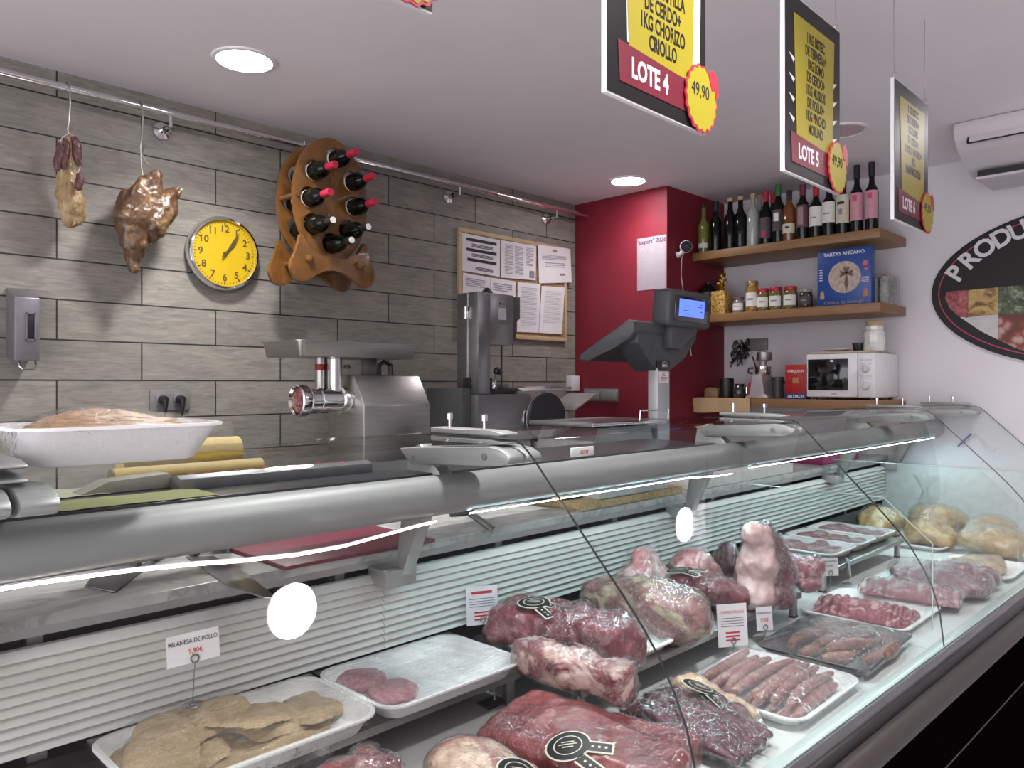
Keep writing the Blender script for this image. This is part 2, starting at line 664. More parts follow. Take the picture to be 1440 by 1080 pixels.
PALE = meat_mat('cured_pale_meat', (.22, .12, .045, 1), (.38, .26, .12, 1), (.45, .34, .19, 1), .4, 18, (1, 1, .5), .5, .2, bump=.7)
CORD = plain('white_string', (.6, .55, .45), .8)
sg = thing('sausage_string', 'string of dark dried sausages on the meat hook nearest the soap dispenser', 'dried sausages', h1)
for (a, b, r) in (((84, 200), (82, 240), .0145), ((92, 196), (91, 238), .0145), ((103, 192), (113, 233), .0165), ((110, 243), (113, 268), .0145)):
    A, B = wall_pt(*a, y=3.03), wall_pt(*b, y=3.03)
    n = 12
    pts = [A.lerp(B, i / n) + Vector((.004 * math.sin(i * .5), 0, 0)) for i in range(n + 1)]
    rad = [r * max(.2, math.sin(math.pi * (.08 + .84 * i / n)) ** .45) * (1 + .06 * math.sin(i * 2.3 + a[0])) for i in range(n + 1)]
    MB().tube(pts, rad, 12).build('sausage', SAUS, sg)
cp = [wall_pt(*q, y=3.035) for q in ((96, 188), (88, 193), (84, 200), (83, 220), (90, 236))]
cq = [wall_pt(*q, y=3.035) for q in ((97, 188), (103, 191), (113, 234), (110, 242), (113, 268))]
MB().tube(cp, .0016, 6).tube(cq, .0016, 6).build('string', CORD, sg)
P = [wall_pt(*q, y=3.10) for q in ((97, 192), (96, 215), (95, 232), (95, 250), (98, 272), (101, 292), (101, 306))]
me = organic([('t', P, [.006, .018, .028, .034, .044, .045, .036]), ('b', wall_pt(107, 286, 3.07), (.03, .03, .045))], .006, 2, ((22, .007), (70, .003)), seed=2)
lump = tag(put('cured_sausage', me, PALE), 'thick pale cured sausage hanging behind the dark sausage string', 'cured sausage')
MB().tube([wall_pt(*q, y=3.07) for q in ((104, 305), (105, 312), (102, 318), (106, 313))], .0009, 5).build('string', CORD, lump)

HAM = meat_mat('cured_ham', (.055, .026, .012, 1), (.13, .068, .032, 1), (.25, .16, .08, 1), .34, 13, (1, 1, .7), .28, .1, bump=.5)
hm = thing('cured_ham', 'dried brown ham wrapped in clear film hanging beside the clock', 'ham', wall_pt(205, 230))
w = lambda x, y, q=3.07: wall_pt(x, y, q)
me = organic([('t', [w(205, 258), w(194, 280), w(190, 310), w(192, 340), w(188, 376)], [.035, .062, .072, .052, .024]),
              ('t', [w(200, 300), w(212, 270), w(219, 246)], [.06, .042, .022]),
              ('t', [w(200, 325), w(228, 292), w(251, 268)], [.055, .055, .022]),
              ('b', w(213, 318, 3.06), (.05, .055, .075))], .007, 2, ((11, .016), (40, .005)), seed=5)
put('meat', me, HAM, hm)
FILM_DULL = clear_mat('thick_film', (.97, .96, .95), .5, 0, .10, 0, ridges=((1, 1, 1), 30), bstr=.5, bdist=.006)
put('plastic_wrap', shell(me, .003, ((22, .011),)), FILM_DULL, hm)
MB().tube([w(198, 212), w(199, 235), w(203, 256)], .0018, 6).tube([w(198, 213), w(206, 228), w(212, 232)], .0008, 5).build('string', CORD, hm)
BONE = plain('bone', (.5, .42, .3), .6)
MB().ball(w(253, 267), (.012, .012, .007)).build('bone_end', BONE, hm)
MB().ball(w(220, 244), (.013, .012, .009)).build('bone_end', BONE, hm)

# ------------------------------------------------------------------ clock
cx, cz = 1.462, 2.006
clk = thing('wall_clock', 'round wall clock with yellow face and chrome rim showing five past one', 'clock', (cx, 3.2, cz))
MB().lathe([(0, 0), (.150, 0), (.158, -.012), (.158, -.034), (.150, -.046), (.142, -.048), (.139, -.040), (.139, -.034), (0, -.034)], (cx, 3.199, cz), 'Y', 56).build('case', CHROME, clk)
face = MB().lathe([(0, 0), (.1392, 0), (.1392, -.003), (0, -.003)], (cx, 3.1655, cz), 'Y', 56).build('dial', plain('yellow_dial', (.62, .41, .008), .45, var=.02), clk)
F = frame((cx, 3.1622, cz), (1, 0, 0), (0, 0, 1))
tk = MB()
for k in range(60):
    a = R(6 * k)
    r0, r1, ww = (.120, .132, .0022) if k % 5 == 0 else (.126, .132, .0009)
    c, s = math.cos(a), math.sin(a)
    flat(tk, F, [(r0 * s - ww * c, r0 * c + ww * s), (r0 * s + ww * c, r0 * c - ww * s), (r1 * s + ww * c, r1 * c - ww * s), (r1 * s - ww * c, r1 * c + ww * s)])
tk.build('minute_marks', INK, face)
NUM = plain('dial_numerals', (.10, .08, .03), .5)
for k in range(1, 13):
    a = R(30 * k)
    write('numeral', str(k), .042, F, .104 * math.sin(a), .104 * math.cos(a), NUM, face, bold=.0007, ext=.0003)
for L, wd_, ang, nm in ((.078, .006, 40, 'hour_hand'), (.112, .0042, 33, 'minute_hand')):
    M = F @ Matrix.Translation((0, 0, .008 if nm[0] == 'h' else .011)) @ Matrix.Rotation(R(-ang), 4, 'Z')
    flat(MB(), M, [(-wd_ * .5, -.022), (wd_ * .5, -.022), (wd_, L * .8), (0, L), (-wd_, L * .8)], 0, .0012).build(nm, NUM, clk)
MB().lathe([(0, 0), (.007, 0), (.007, -.014), (0, -.015)], (cx, 3.164, cz), 'Y', 16).build('hub', NUM, clk)

# ------------------------------------------------------------------ dispenser, socket
sd = thing('soap_dispenser', 'grey steel soap dispenser with dark sight window on the tiled wall', 'dispenser', (.715, 3.2, 1.65))
DSP = plain('dispenser_steel', (.25, .235, .26), .45, .7, var=.04)
MB().prism([(3.199, 1.545), (3.08, 1.531), (3.08, 1.752), (3.199, 1.794)], 'X', .675, .752, .003).build('body', DSP, sd)
MB().box(.7125, .7345, 3.0775, 3.085, 1.607, 1.696, .002).build('sight_window', BLACK, sd)
m = MB()
for a, b, c_, d in ((.709, .738, 1.696, 1.7), (.709, .738, 1.603, 1.607), (.709, .7125, 1.603, 1.7), (.7345, .738, 1.603, 1.7)):
    m.box(a, b, 3.075, 3.081, c_, d)
m.build('window_frame', DSP, sd)
MB().tube([(.742, 3.10, 1.535), (.742, 3.088, 1.512), (.734, 3.083, 1.503), (.700, 3.083, 1.503), (.692, 3.088, 1.512), (.692, 3.10, 1.535)], .0035, 8).build('push_lever', CHROME, sd)

so = thing('wall_socket', 'grey double socket plate low on the tiled wall', 'socket', (1.245, 3.2, 1.383))
MB().box(1.166, 1.326, 3.190, 3.1995, 1.341, 1.427, .003).build('plate', plain('socket_grey', (.20, .19, .19), .4), so)
for x in (1.212, 1.281):
    MB().box(x - .025, x + .025, 3.187, 3.192, 1.360, 1.410, .002).lathe([(.021, 0), (.021, -.004), (.018, -.004), (.018, 0)], (x, 3.187, 1.385), 'Y', 20).build('socket_insert', plain('socket_grey', ()), so)
for x, lab, end in ((1.212, 'black plug and cable in the socket half nearer the soap dispenser', (1.205, 3.17, .955)), (1.281, 'black plug in the socket half nearer the meat grinder, cable slanting away', (1.50, 3.12, .955))):
    pl = thing('power_plug', lab, 'plug', (x, 3.187, 1.385), 'plugs in the tiled wall socket')
    MB().lathe([(0, 0), (.018, 0), (.019, -.012), (.014, -.03), (0, -.032)], (x, 3.1825, 1.387), 'Y', 18).tube([(x, 3.155, 1.387), (x, 3.152, 1.37), (x, 3.155, 1.335)], [.012, .010, .006], 10).build('plug_body', BLACK, pl)
    e = Vector(end)
    s_ = Vector((x, 3.155, 1.336))
    MB().tube([s_, s_ + Vector((0, .004, -.02)), s_.lerp(e, .3) + Vector((0, .01, .02)), s_.lerp(e, .6), e], .0035, 8).build('cable', BLACK, pl)

# ------------------------------------------------------------------ cork board with papers
CORKM = NT('cork')
CORKM.bsdf(CORKM.ramp(CORKM.noise(CORKM.coord(), 90, 4), [(.35, (.25, .14, .07, 1)), (.65, (.45, .29, .16, 1))]), .8)
BEECH = wood('pale_beech', (.50, .36, .20, 1), (.58, .43, .26, 1), (3, 3, 3), .5)
cb = thing('notice_board', 'cork notice board with pale wooden frame on the tiled wall', 'notice board', (3.26, 3.2, 2.01))
MB().box(2.82, 3.705, 3.184, 3.1995, 1.735, 2.30).build('cork_sheet', CORKM.m, cb)
m = MB()
for a, b, c_, d in ((2.805, 3.72, 2.293, 2.318), (2.805, 3.72, 1.718, 1.743), (2.805, 2.829, 1.743, 2.293), (3.696, 3.72, 1.743, 2.293)):
    m.box(a, b, 3.176, 3.1995, c_, d, .002)
m.build('frame', BEECH, cb)
def paper(pts, label, lines, dark=False, z=0.0, qr=False):
    """pinned sheet with rows of print"""
    y = 3.178 - z
    q = [at(*p, Y=y) for p in pts]   # TL TR BR BL
    t = thing('pinned_sheet', label, 'paper', q[0].lerp(q[2], .5), 'sheets pinned on the notice board')
    f = lambda u, v: q[3].lerp(q[2], u).lerp(q[0].lerp(q[1], u), v) + Vector((0, -.003 * math.sin(u * 3.1) * (1 - v), 0))
    sh = MB().sheet(8, 8, f).build('sheet', PAPER, t)
    m = MB()
    def bar(u0, u1, v0, v1):
        a = [f(u, v) + Vector((0, -.0022, 0)) for u, v in ((u0, v0), (u1, v0), (u1, v1), (u0, v1))]
        m.b.faces.new(m.ring(a))
    for L in lines:
        bar(*L)
    if qr:
        pass
    m.build('print', INK if dark else GREYINK, sh)
ln = lambda u0, u1, v0, v1, n, fr=.35: [(u0, u1 - (.12 if i % 4 == 3 else 0), v1 - (i + fr) * (v1 - v0) / n, v1 - i * (v1 - v0) / n) for i in range(n)]
paper([(648.6, 327), (703.3, 337.5), (702.8, 389.4), (649, 380.6)], 'upper sheet with three black headed bands nearest the saw', [(.12, .9, .82, .9), (.12, .9, .55, .63), (.14, .9, .29, .37)] + ln(.25, .8, .66, .76, 3, .5) + ln(.25, .8, .41, .5, 3, .5) + ln(.35, .8, .06, .16, 3, .5), True)
paper([(704.7, 337.5), (754, 345.8), (753.3, 394.4), (704.2, 390.3)], 'upper sheet of dense small print in plastic sleeve, middle of three', ln(.1, .32, .1, .9, 22, .35) + ln(.38, .62, .1, .9, 22, .35) + ln(.7, .92, .38, .9, 14, .35) + [(.8, .95, .06, .26)])
paper([(756.7, 344), (802, 350), (803.9, 397.2), (758, 398.6)], 'upper sheet with a signature sticking out past the board frame', ln(.1, .85, .62, .75, 4) + ln(.2, .8, .4, .55, 3) + [(.42, .56, .84, .92), (.62, .78, .2, .26)], z=.004)
paper([(651, 383.3), (689.4, 390.3), (689, 450), (650.5, 446)], 'lower sheet mostly hidden behind the bone saw head', ln(.1, .8, .7, .9, 5))
paper([(689.6, 390.3), (725, 395.8), (724.6, 462), (689.2, 456)], 'lower sheet partly covered by the bone saw head', ln(.1, .85, .72, .9, 4))
paper([(727.8, 396.7), (760.3, 399.4), (757.5, 468), (727, 466.7)], 'narrow lower sheet seen past the saw guard', ln(.15, .85, .1, .9, 24, .2))
paper([(761.7, 402.2), (794.4, 404.2), (790, 470), (757.8, 468)], 'faded lower sheet at the bottom corner near the pillar', ln(.15, .85, .2, .9, 20, .15), z=.003)

# ------------------------------------------------------------------ wine rack
RX, RZ = 1.812, 2.246
wr = thing('wine_rack', 'oval wooden wine rack on an ogee base hung against the tiled wall', 'wine rack', (RX, 3.0, 1.87))
holes = [(441.7, 240.4), (471.5, 223.5), (494.8, 256), (435.2, 278), (497.4, 291), (440.4, 315.6), (489.6, 324.7), (466.3, 342.8)]
hw = [at(*p, Y=2.885) for p in holes]
def plate_with_holes(y0, y1, name):
    m = MB().lathe([(0, 0), (1, 0), (1, 1), (0, 1)], (0, 0, 0), 'Y', 64)
    M = Matrix.Translation((RX, y0, RZ)) @ Matrix.Diagonal((.182, y1 - y0, .268, 1))
    me = m.mesh()
    me.transform(M)
    ob = bpy.data.objects.new('t', me)
    cut = MB()
    for p in hw:
        cut.lathe([(0, -.05), (.046, -.05), (.046, .05), (0, .05)], (p.x, (y0 + y1) / 2, p.z + .002), 'Y', 24)
    co = bpy.data.objects.new('c', cut.mesh())
    COL.objects.link(co)
    md = ob.modifiers.new('b', 'BOOLEAN')
    md.object = co
    md.operation = 'DIFFERENCE'
    md.solver = 'EXACT'
    bv = ob.modifiers.new('v', 'BEVEL')
    bv.width = .004
    bv.segments = 2
    bv.limit_method = 'ANGLE'
    me = evalmesh(ob)
    bpy.data.objects.remove(co)
    return put(name, me, WALNUT, wr)
plate_with_holes(2.885, 2.907, 'front_plate')
plate_with_holes(3.02, 3.042, 'rear_plate')
half = [(.0, 2.0), (.06, 1.992), (.12, 2.02), (.148, 2.075), (.165, 2.075), (.172, 2.03), (.188, 1.985), (.205, 1.965), (.21, 1.93), (.19, 1.885), (.165, 1.876), (.13, 1.88), (.095, 1.91), (.05, 1.935), (.0, 1.942)]
ogee = [(RX + a, b) for a, b in half] + [(RX - a, b) for a, b in reversed(half[1:-1])]
MB().prism(ogee, 'Y', 2.862, 2.884, .003).build('front_base', WALNUT, wr)
MB().prism(ogee, 'Y', 3.043, 3.065, .003).build('rear_base', WALNUT, wr)
for x, z in ((RX - .13, 1.97), (RX + .13, 1.97), (RX, 2.33), (RX - .164, 2.246), (RX + .164, 2.246)):
    MB().tube([(x, 2.88, z), (x, 3.05, z)], .011, 12).build('cross_dowel', WALNUT, wr)
for x in (RX - .125, RX + .125):
    MB().lathe([(0, 0), (.016, 0), (.016, -.012), (.008, -.016), (0, -.016)], (x, 2.861, 1.975), 'Y', 14).build('peg', WALNUT, wr)
hk = at(428, 187, Y=3.09)
MB().tube([(hk.x, 3.09, 2.545), (hk.x, 3.085, 2.50), (hk.x + .004, 3.05, 2.47), (RX - .06, 3.03, 2.49)], .003, 6).build('hanging_wire', plain('white_wire', (.6, .6, .6), .4), wr)
BOT = plain('dark_bottle_glass', (.004, .005, .004), .07, var=.1, spec=.35)
CAPRED = plain('red_foil', (.42, .02, .05), .35, .1)
LABEL = plain('white_label', (.75, .74, .70), .55, var=.03)
for i, p in enumerate(hw):
    red = i < 5
    y = 2.852
    z = p.z - .004
    t = thing('wine_bottle', ['red-capped bottle in the rack, upper left of its oval', 'red-capped bottle at the very top of the wine rack', 'red-capped bottle high on the rack side facing the notice board', 'red-capped bottle halfway down the rack edge nearest the clock', 'red-capped bottle halfway down the rack edge nearest the notice board',
                              'black-necked bottle low on the rack edge nearest the clock', 'black-necked bottle low on the rack edge nearest the notice board', 'black-necked bottle lowest in the rack'][i], 'wine bottle', (p.x, y, z), 'bottles lying in the wine rack')
    MB().lathe([(0, .17), (.036, .17), (.0375, .165), (.0375, -.012), (.0355, -.03), (.030, -.046), (.020, -.062), (.0148, -.076), (.0145, -.118), (0, -.118)], (p.x, y, z), 'Y', 24).build('glass_body', BOT, t)
    if red:
        MB().lathe([(.0378, .12), (.0381, .12), (.0381, .030), (.0378, .030)], (p.x, y, z), 'Y', 24).build('paper_label', LABEL, t)
        MB().lathe([(.0150, -.066), (.0158, -.07), (.0158, -.128), (.015, -.132), (0, -.132)], (p.x, y, z), 'Y', 18).build('foil_capsule', CAPRED, t)
    else:
        MB().lathe([(.0148, -.068), (.0152, -.07), (.0152, -.12), (.0148, -.122)], (p.x, y, z), 'Y', 18).build('foil_capsule', BLACK, t)
        MB().lathe([(0, -.1185), (.0135, -.1185), (.0135, -.1235), (0, -.1235)], (p.x, y, z), 'Y', 18).build('cork', LABEL, t)
# ------------------------------------------------------------------ worktop along the tiled wall and its machines
wc = thing('wall_counter', 'steel worktop along the tiled wall carrying the grinder and saw', 'counter', (1.2, 2.85, 0))
MB().box(-1.5, 3.825, 2.48, 3.195, .91, .95, .004).build('worktop', STEEL, wc)
MB().box(-1.5, 3.825, 2.54, 3.19, .0, .909).build('cabinet', STEEL_DARK, wc)

gr = thing('meat_grinder', 'stainless meat grinder with feed tray and side-pointing barrel', 'meat grinder', (1.92, 2.68, .95))
GS = plain('grinder_steel', (.40, .385, .37), .34, .95, var=.06, vscale=6, stretch=(1, 1, 20))
MB().prism([(2.815, .965), (2.55, .965), (2.55, 1.363), (2.625, 1.487), (2.815, 1.487)], 'X', 1.749, 2.086, .006).build('housing', GS, gr)
for x in (1.79, 2.05):
    for y in (2.59, 2.78):
        MB().lathe([(0, 0), (.016, 0), (.016, .017), (0, .017)], (x, y, .9502), n=14).build('foot', BLACK, gr)
gx = 1.749
MB().lathe([(.052, 0), (.056, -.01), (.056, -.03), (.046, -.034), (.046, -.115), (.050, -.118), (.050, -.128), (.047, -.13), (.047, -.17), (.054, -.175), (.063, -.19), (.063, -.222), (.057, -.226), (.050, -.21), (0, -.21)], (gx, 2.68, 1.385), 'X', 36).build('barrel', CHROME, gr)
MINCE = meat_mat('minced_meat', (.16, .02, .02, 1), (.34, .07, .06, 1), (.5, .32, .27, 1), .4, 60, rough=.35, marb=.3, bump=.8)
MB().lathe([(0, 0), (.049, 0), (.049, -.006), (.03, -.008), (0, -.008)], (gx - .2105, 2.68, 1.385), 'X', 30).build('mince_plate', MINCE, gr)
MB().lathe([(.03, .02), (.029, .05), (.029, .165), (.031, .167), (.031, .172), (.029, .175), (.029, .19), (.038, .235), (.034, .237), (.026, .19), (.026, .03)], (1.698, 2.68, 1.385), n=28).build('feed_tube', CHROME, gr)
m = MB()
m.tube([(1.698, 2.70, 1.43), (1.698, 2.712, 1.43)], .02)
m.tube([(1.728, 2.66, 1.52), (1.742, 2.655, 1.52)], .008, 10).ball((1.745, 2.654, 1.52), .009)
m.build('clamp_knob', DARK, gr)
MB().tube([(1.672, 2.742, 1.40), (1.672, 2.742, 1.555)], .024, 20).build('rear_post', GS, gr)
MB().lathe([(.0242, 0), (.0245, 0), (.0245, .026), (.0242, .026)], (1.672, 2.742, 1.505), n=20).build('warning_sticker', plain('sticker_red', (.35, .02, .03), .5), gr)
def tray_shape(x0, x1, y0, y1, z0, z1, flare, th=.004, lip=.012, r=.02, n=5, rz=0):
    """open tray with flared walls, rolled lip and real wall thickness"""
    cx_, cy_ = (x0 + x1) / 2, (y0 + y1) / 2
    M = Matrix.Translation((cx_, cy_, 0)) @ rotz(rz)
    def rr(w, d, z, rad):
        p = []
        for sx, sy, a0 in ((1, 1, 0), (-1, 1, 90), (-1, -1, 180), (1, -1, 270)):
            for k in range(n + 1):
                a = R(a0 + 90 * k / n)
                p.append(M @ Vector((sx * (w - rad) + rad * math.cos(a), sy * (d - rad) + rad * math.sin(a), z)))
        return p
    W, D = (x1 - x0) / 2, (y1 - y0) / 2
    f = flare
    return MB().loft([rr(W - f - lip, D - f - lip, z0, r), rr(W - f * .9 - lip, D - f * .9 - lip, z0 + .002, r), rr(W - lip, D - lip, z1 - th, r + f * .5), rr(W, D, z1 - th, r + f * .5 + lip), rr(W, D, z1, r + f * .5 + lip),
                      rr(W - lip, D - lip, z1, r + f * .5), rr(W - f * .9 - lip - th * .8, D - f * .9 - lip - th * .8, z0 + th * 1.5, r), rr(W - f - lip - th, D - f - lip - th, z0 + th, r)])
tray_shape(1.455, 2.035, 2.54, 2.86, 1.555, 1.615, .012, .003, .010).build('feed_tray', GS, gr)
MB().box(1.83, 1.865, 2.565, 2.571, 1.556, 1.578, .002).build('tray_tab', GS, gr)
MB().box(1.86, 1.92, 2.70, 2.74, 1.487, 1.556, .004).build('tray_post', STEEL_DARK, gr)
MB().tube([(1.90, 2.66, 1.487), (1.90, 2.66, 1.53), (1.925, 2.66, 1.545), (1.96, 2.66, 1.53), (1.965, 2.66, 1.487)], .009, 8).build('carry_handle', BLACK, gr)

bs = thing('bone_saw', 'tall steel butcher band saw with hinged head and work table', 'bone saw', (2.6, 2.78, .95))
SAWM = plain('saw_steel', (.33, .325, .335), .34, .95, var=.07, vscale=4, stretch=(1, 1, 6))
MB().box(2.458, 2.538, 2.65, 2.80, 1.402, 1.888, .003).build('column', SAWM, bs)
MB().prism([(2.5385, 1.888), (2.70, 1.888), (2.70, 1.66), (2.69, 1.64), (2.5385, 1.64)], 'Y', 2.652, 2.79, .004).build('wheel_head', SAWM, bs)
MB().prism([(2.702, 1.882), (2.755, 1.884), (2.755, 1.775), (2.728, 1.765), (2.722, 1.745), (2.722, 1.69), (2.733, 1.665), (2.702, 1.66)], 'Y', 2.66, 2.785, .003).build('side_guard', DARK, bs)
MB().prism([(2.695, 1.645), (2.735, 1.645), (2.735, 1.685), (2.725, 1.685), (2.725, 1.66), (2.695, 1.66)], 'Y', 2.70, 2.72).build('blade_bracket', CHROME, bs)
for z in (1.79, 1.452):
    m = MB().box(2.451, 2.4575, 2.70, 2.75, z - .03, z + .03, .002)
    for dz in (-.02, 0, .02):
        m.tube([(2.449, 2.725, z + dz - .009), (2.449, 2.725, z + dz + .009)], .007, 8)
    m.build('hinge', CHROME if z > 1.6 else BLACK, bs)
MB().box(2.454, 2.4575, 2.722, 2.728, .96, 1.885).build('door_seam', CHROME, bs)
MB().box(2.668, 2.676, 2.708, 2.7115, 1.40, 1.645).build('saw_blade', BLACK, bs)
MB().box(2.458, 2.823, 2.65, 2.96, .952, 1.401, .004).build('base_cabinet', SAWM, bs)
MB().box(2.4, 2.457, 2.70, 2.96, .952, 1.43, .004).build('side_cabinet', DARK, bs)
MB().box(2.545, 2.735, 2.66, 2.90, 1.4015, 1.425, .003).build('saw_table', BLACK, bs)
MB().box(2.60, 2.735, 2.72, 2.90, 1.426, 1.452, .003).build('saw_fence', STEEL_DARK, bs)
MB().prism([(2.735, 1.428), (2.77, 1.415), (3.15, 1.423), (3.15, 1.435), (2.94, 1.437), (2.935, 1.433), (2.77, 1.430)], 'Y', 2.66, 2.90).build('table_extension', CHROME, bs)
m = MB().box(2.555, 2.585, 2.655, 2.672, 1.4255, 1.48, .002).tube([(2.577, 2.664, 1.46), (2.592, 2.664, 1.50)], .006)
m.build('fence_clamp', CHROME, bs)
MB().ball((2.60, 2.664, 1.513), (.024, .018, .02)).ball((2.618, 2.664, 1.506), (.013, .013, .013)).build('clamp_knob', BLACK, bs)
MB().ball((2.585, 2.72, 1.90), (.032, .02, .014)).ball((2.585, 2.72, 1.912), (.02, .014, .01)).build('tension_knob', BLACK, bs)
Fs = frame((2.62, 2.6512, 1.84), (1, 0, 0), (0, 0, 1))
flat(MB(), Fs, rect(-.026, .022, -.015, .014)).build('maker_plate', plain('plate_grey', (.35, .34, .34), .4, .5), bs)
flat(MB(), Fs, [(-.02, .006), (-.008, .006), (-.008, -.006), (-.02, -.006)], .001, .0014).tube([Fs @ Vector((-.002, .004, .001)), Fs @ Vector((.018, .004, .001))], .0012, 4).tube([Fs @ Vector((-.002, -.004, .001)), Fs @ Vector((.018, -.004, .001))], .0012, 4).build('plate_marks', INK, bs)
flat(MB(), Fs, rect(-.026, .026, -.078, -.02)).build('blank_label', plain('label_grey', (.5, .5, .52), .5), bs)

sl = thing('meat_slicer', 'dark meat slicer with round blade guard beside the bone saw', 'slicer', (2.98, 2.66, .95))
MB().box(2.84, 3.25, 2.56, 2.86, .952, 1.20, .02).build('base', STEEL, sl)
MB().lathe([(0, 0), (.135, 0), (.138, -.006), (.135, -.02), (0, -.024)], (2.92, 2.64, 1.27), 'Y', 48).build('blade_cover', plain('slicer_dark', (.03, .03, .034), .4, .3), sl)
MB().lathe([(.136, 0), (.142, 0), (.142, -.006), (.136, -.008)], (2.92, 2.646, 1.27), 'Y', 48).build('blade_rim', CHROME, sl)
MB().box(-.11, .11, -.1, .1, -.003, .003, M=Matrix.Translation((3.15, 2.66, 1.355)) @ Matrix.Rotation(R(-24), 4, 'Y')).build('product_table', STEEL, sl)
MB().box(3.06, 3.10, 2.63, 2.70, 1.20, 1.335, .004).build('table_arm', STEEL, sl)

tag(MB().box(3.735, 3.815, 3.15, 3.199, 1.405, 1.503, .004).build('control_box', WHITE), 'small white control box at the tiled wall corner by the pillar', 'control box')
sw = thing('switch_plate', 'grey double switch plate low on the red pillar', 'switch', (3.828, 2.985, 1.38))
MB().box(3.820, 3.8275, 2.852, 3.122, 1.342, 1.420, .002).build('plate', plain('socket_grey', ()), sw)
for y in (2.92, 3.055):
    MB().box(3.815, 3.821, y - .058, y + .058, 1.35, 1.412, .002).build('rocker', plain('switch_grey', (.27, .265, .26), .4), sw)

# ------------------------------------------------------------------ calendar, camera on the pillar
FC = frame((3.8268, 2.609, 2.170), (0, -1, 0), (0, 0, 1))
cal = thing('wall_calendar', 'white yearly calendar sheet taped to the red pillar', 'calendar', (3.827, 2.609, 2.17))
PINKP = plain('calendar_paper', (.36, .31, .35), .7, var=.01)
flat(MB(), FC, rect(-.103, .104, -.157, .157)).build('sheet', PINKP, cal)
write('title', '"expert" 2026', .036, FC, 0, .13, plain('title_ink', (.08, .02, .06), .5), cal, bold=.0006)
m = MB()
for r in range(4):
    for c in range(3):
        u, v = -.065 + c * .065, .072 - r * .062
        flat(m, FC, rect(u - .015, u + .015, v + .018, v + .022), .0008, .0012)
        for q in range(5):
            flat(m, FC, rect(u - .023, u + .023 - (.01 if q == 4 else 0), v + .009 - q * .008, v + .0115 - q * .008), .0008, .0012)
m.build('month_grid', plain('calendar_grey', (.42, .36, .42), .6), cal)
m = MB()
for k in range(24):
    for s in (-1, 1):
        flat(m, FC, disc(s * .098, -.145 + k * .0125, .0022, n=6), .0008, .0012)
m.build('border_dots', REDINK, cal)

scm = thing('security_camera', 'small white round security camera on the side of the red pillar', 'security camera', (3.955, 2.5, 2.26))
CDIR = Matrix.Translation((3.95, 2.452, 2.262)) @ Matrix.Rotation(R(-46), 4, 'Z')
MB().lathe([(0, .02), (.03, .018), (.036, .004), (.036, -.012), (.032, -.017), (.029, -.013), (0, -.013)], (0, 0, 0), 'Y', 32).build('housing', WHITE, scm, M=CDIR)
MB().lathe([(0, -.0165), (.033, -.0165), (.029, -.020), (0, -.0205)], (0, 0, 0), 'Y', 32).ball((0, -.018, .004), (.008, .006, .008)).build('lens_face', plain('lens_black', (.006, .006, .012), .08, coat=.6), scm, M=CDIR)
MB().tube([(3.945, 2.47, 2.24), (3.935, 2.48, 2.222), (3.93, 2.499, 2.216)], [.012, .012, .02], 12).build('bracket', WHITE, scm)
MB().tube([(3.962, 2.47, 2.235), (3.97, 2.492, 2.20), (3.975, 2.499, 2.10), (4.0, 2.499, 2.0), (4.03, 2.499, 1.9), (4.06, 2.499, 1.74), (4.09, 2.499, 1.62)], .0025, 6).build('cable', WHITE, scm)

# ------------------------------------------------------------------ price computing scale on the case worktop
sc_ = thing('retail_scale', 'dark grey retail scale on a pole with lit blue customer display', 'scale', (2.78, 1.85, 1.056))
POLE = plain('pole_grey', (.42, .43, .45), .4, .3, var=.02)
MB().box(2.73, 2.822, 1.83, 1.88, 1.06, 1.52, .004).build('pole', POLE, sc_)
MB().box(2.30, 2.86, 1.72, 2.08, 1.0575, 1.13, .012).build('base', DARK, sc_)
MB().box(2.20, 2.69, 1.76, 2.08, 1.290, 1.306, .005).build('weighing_plate', STEEL_DARK, sc_)
MB().box(2.20, 2.69, 1.756, 1.7598, 1.293, 1.305, .001).build('plate_rim', CHROME, sc_)
MB().prism([(2.2, 1.13), (2.66, 1.13), (2.60, 1.284), (2.26, 1.284)], 'Y', 1.78, 2.06).build('load_frame', STEEL_DARK, sc_)
MB().tube([(2.50, 1.76, 1.305), (2.50, 1.76, 1.345), (2.70, 1.76, 1.345), (2.70, 1.76, 1.305)], .004, 8).build('guard_rail', CHROME, sc_)
# keyboard head: sloping slab seen from its underside, the deep neck below
MH = Matrix.Identity(4)
slab = [(1.83, 1.70), (1.86, 1.715), (2.12, 1.575), (2.115, 1.55), (2.06, 1.55), (1.93, 1.60), (1.86, 1.635), (1.83, 1.665)]
MB().prism(slab, 'X', 2.56, 3.04, .006).build('keyboard_head', DARK, sc_)
MB().prism([(2.60, 1.62), (2.68, 1.545), (2.73, 1.505), (2.83, 1.505), (2.95, 1.56), (3.06, 1.66), (3.03, 1.68), (2.60, 1.66)], 'Y', 1.838, 1.95, .006).build('neck', DARK, sc_)
MB().prism([(2.79, 1.60), (2.86, 1.60), (3.00, 1.68), (3.0, 1.72), (2.79, 1.72)], 'Y', 1.80, 1.87, .006).build('display_mount', DARK, sc_)
m = MB()
for k in range(3):
    m.box(2.87 + k * .03, 2.885 + k * .03, 1.797, 1.801, 1.705, 1.709)
m.build('mount_slot', GREYINK, sc_)
dm = Matrix.Translation((2.913, 1.80, 1.772)) @ Matrix.Rotation(R(4), 4, 'X') @ Matrix.Diagonal((1.08, 1, 1.12, 1))
MB().box(-.155, .155, -.022, .075, -.07, .073, .018, seg=3).build('display_housing', DARK, sc_, M=dm)
dsp = MB().box(-.125, .135, -.027, -.02, -.048, .05, .004).build('display_window', plain('window_black', (.008, .008, .012), .12, coat=.5), sc_, M=dm)
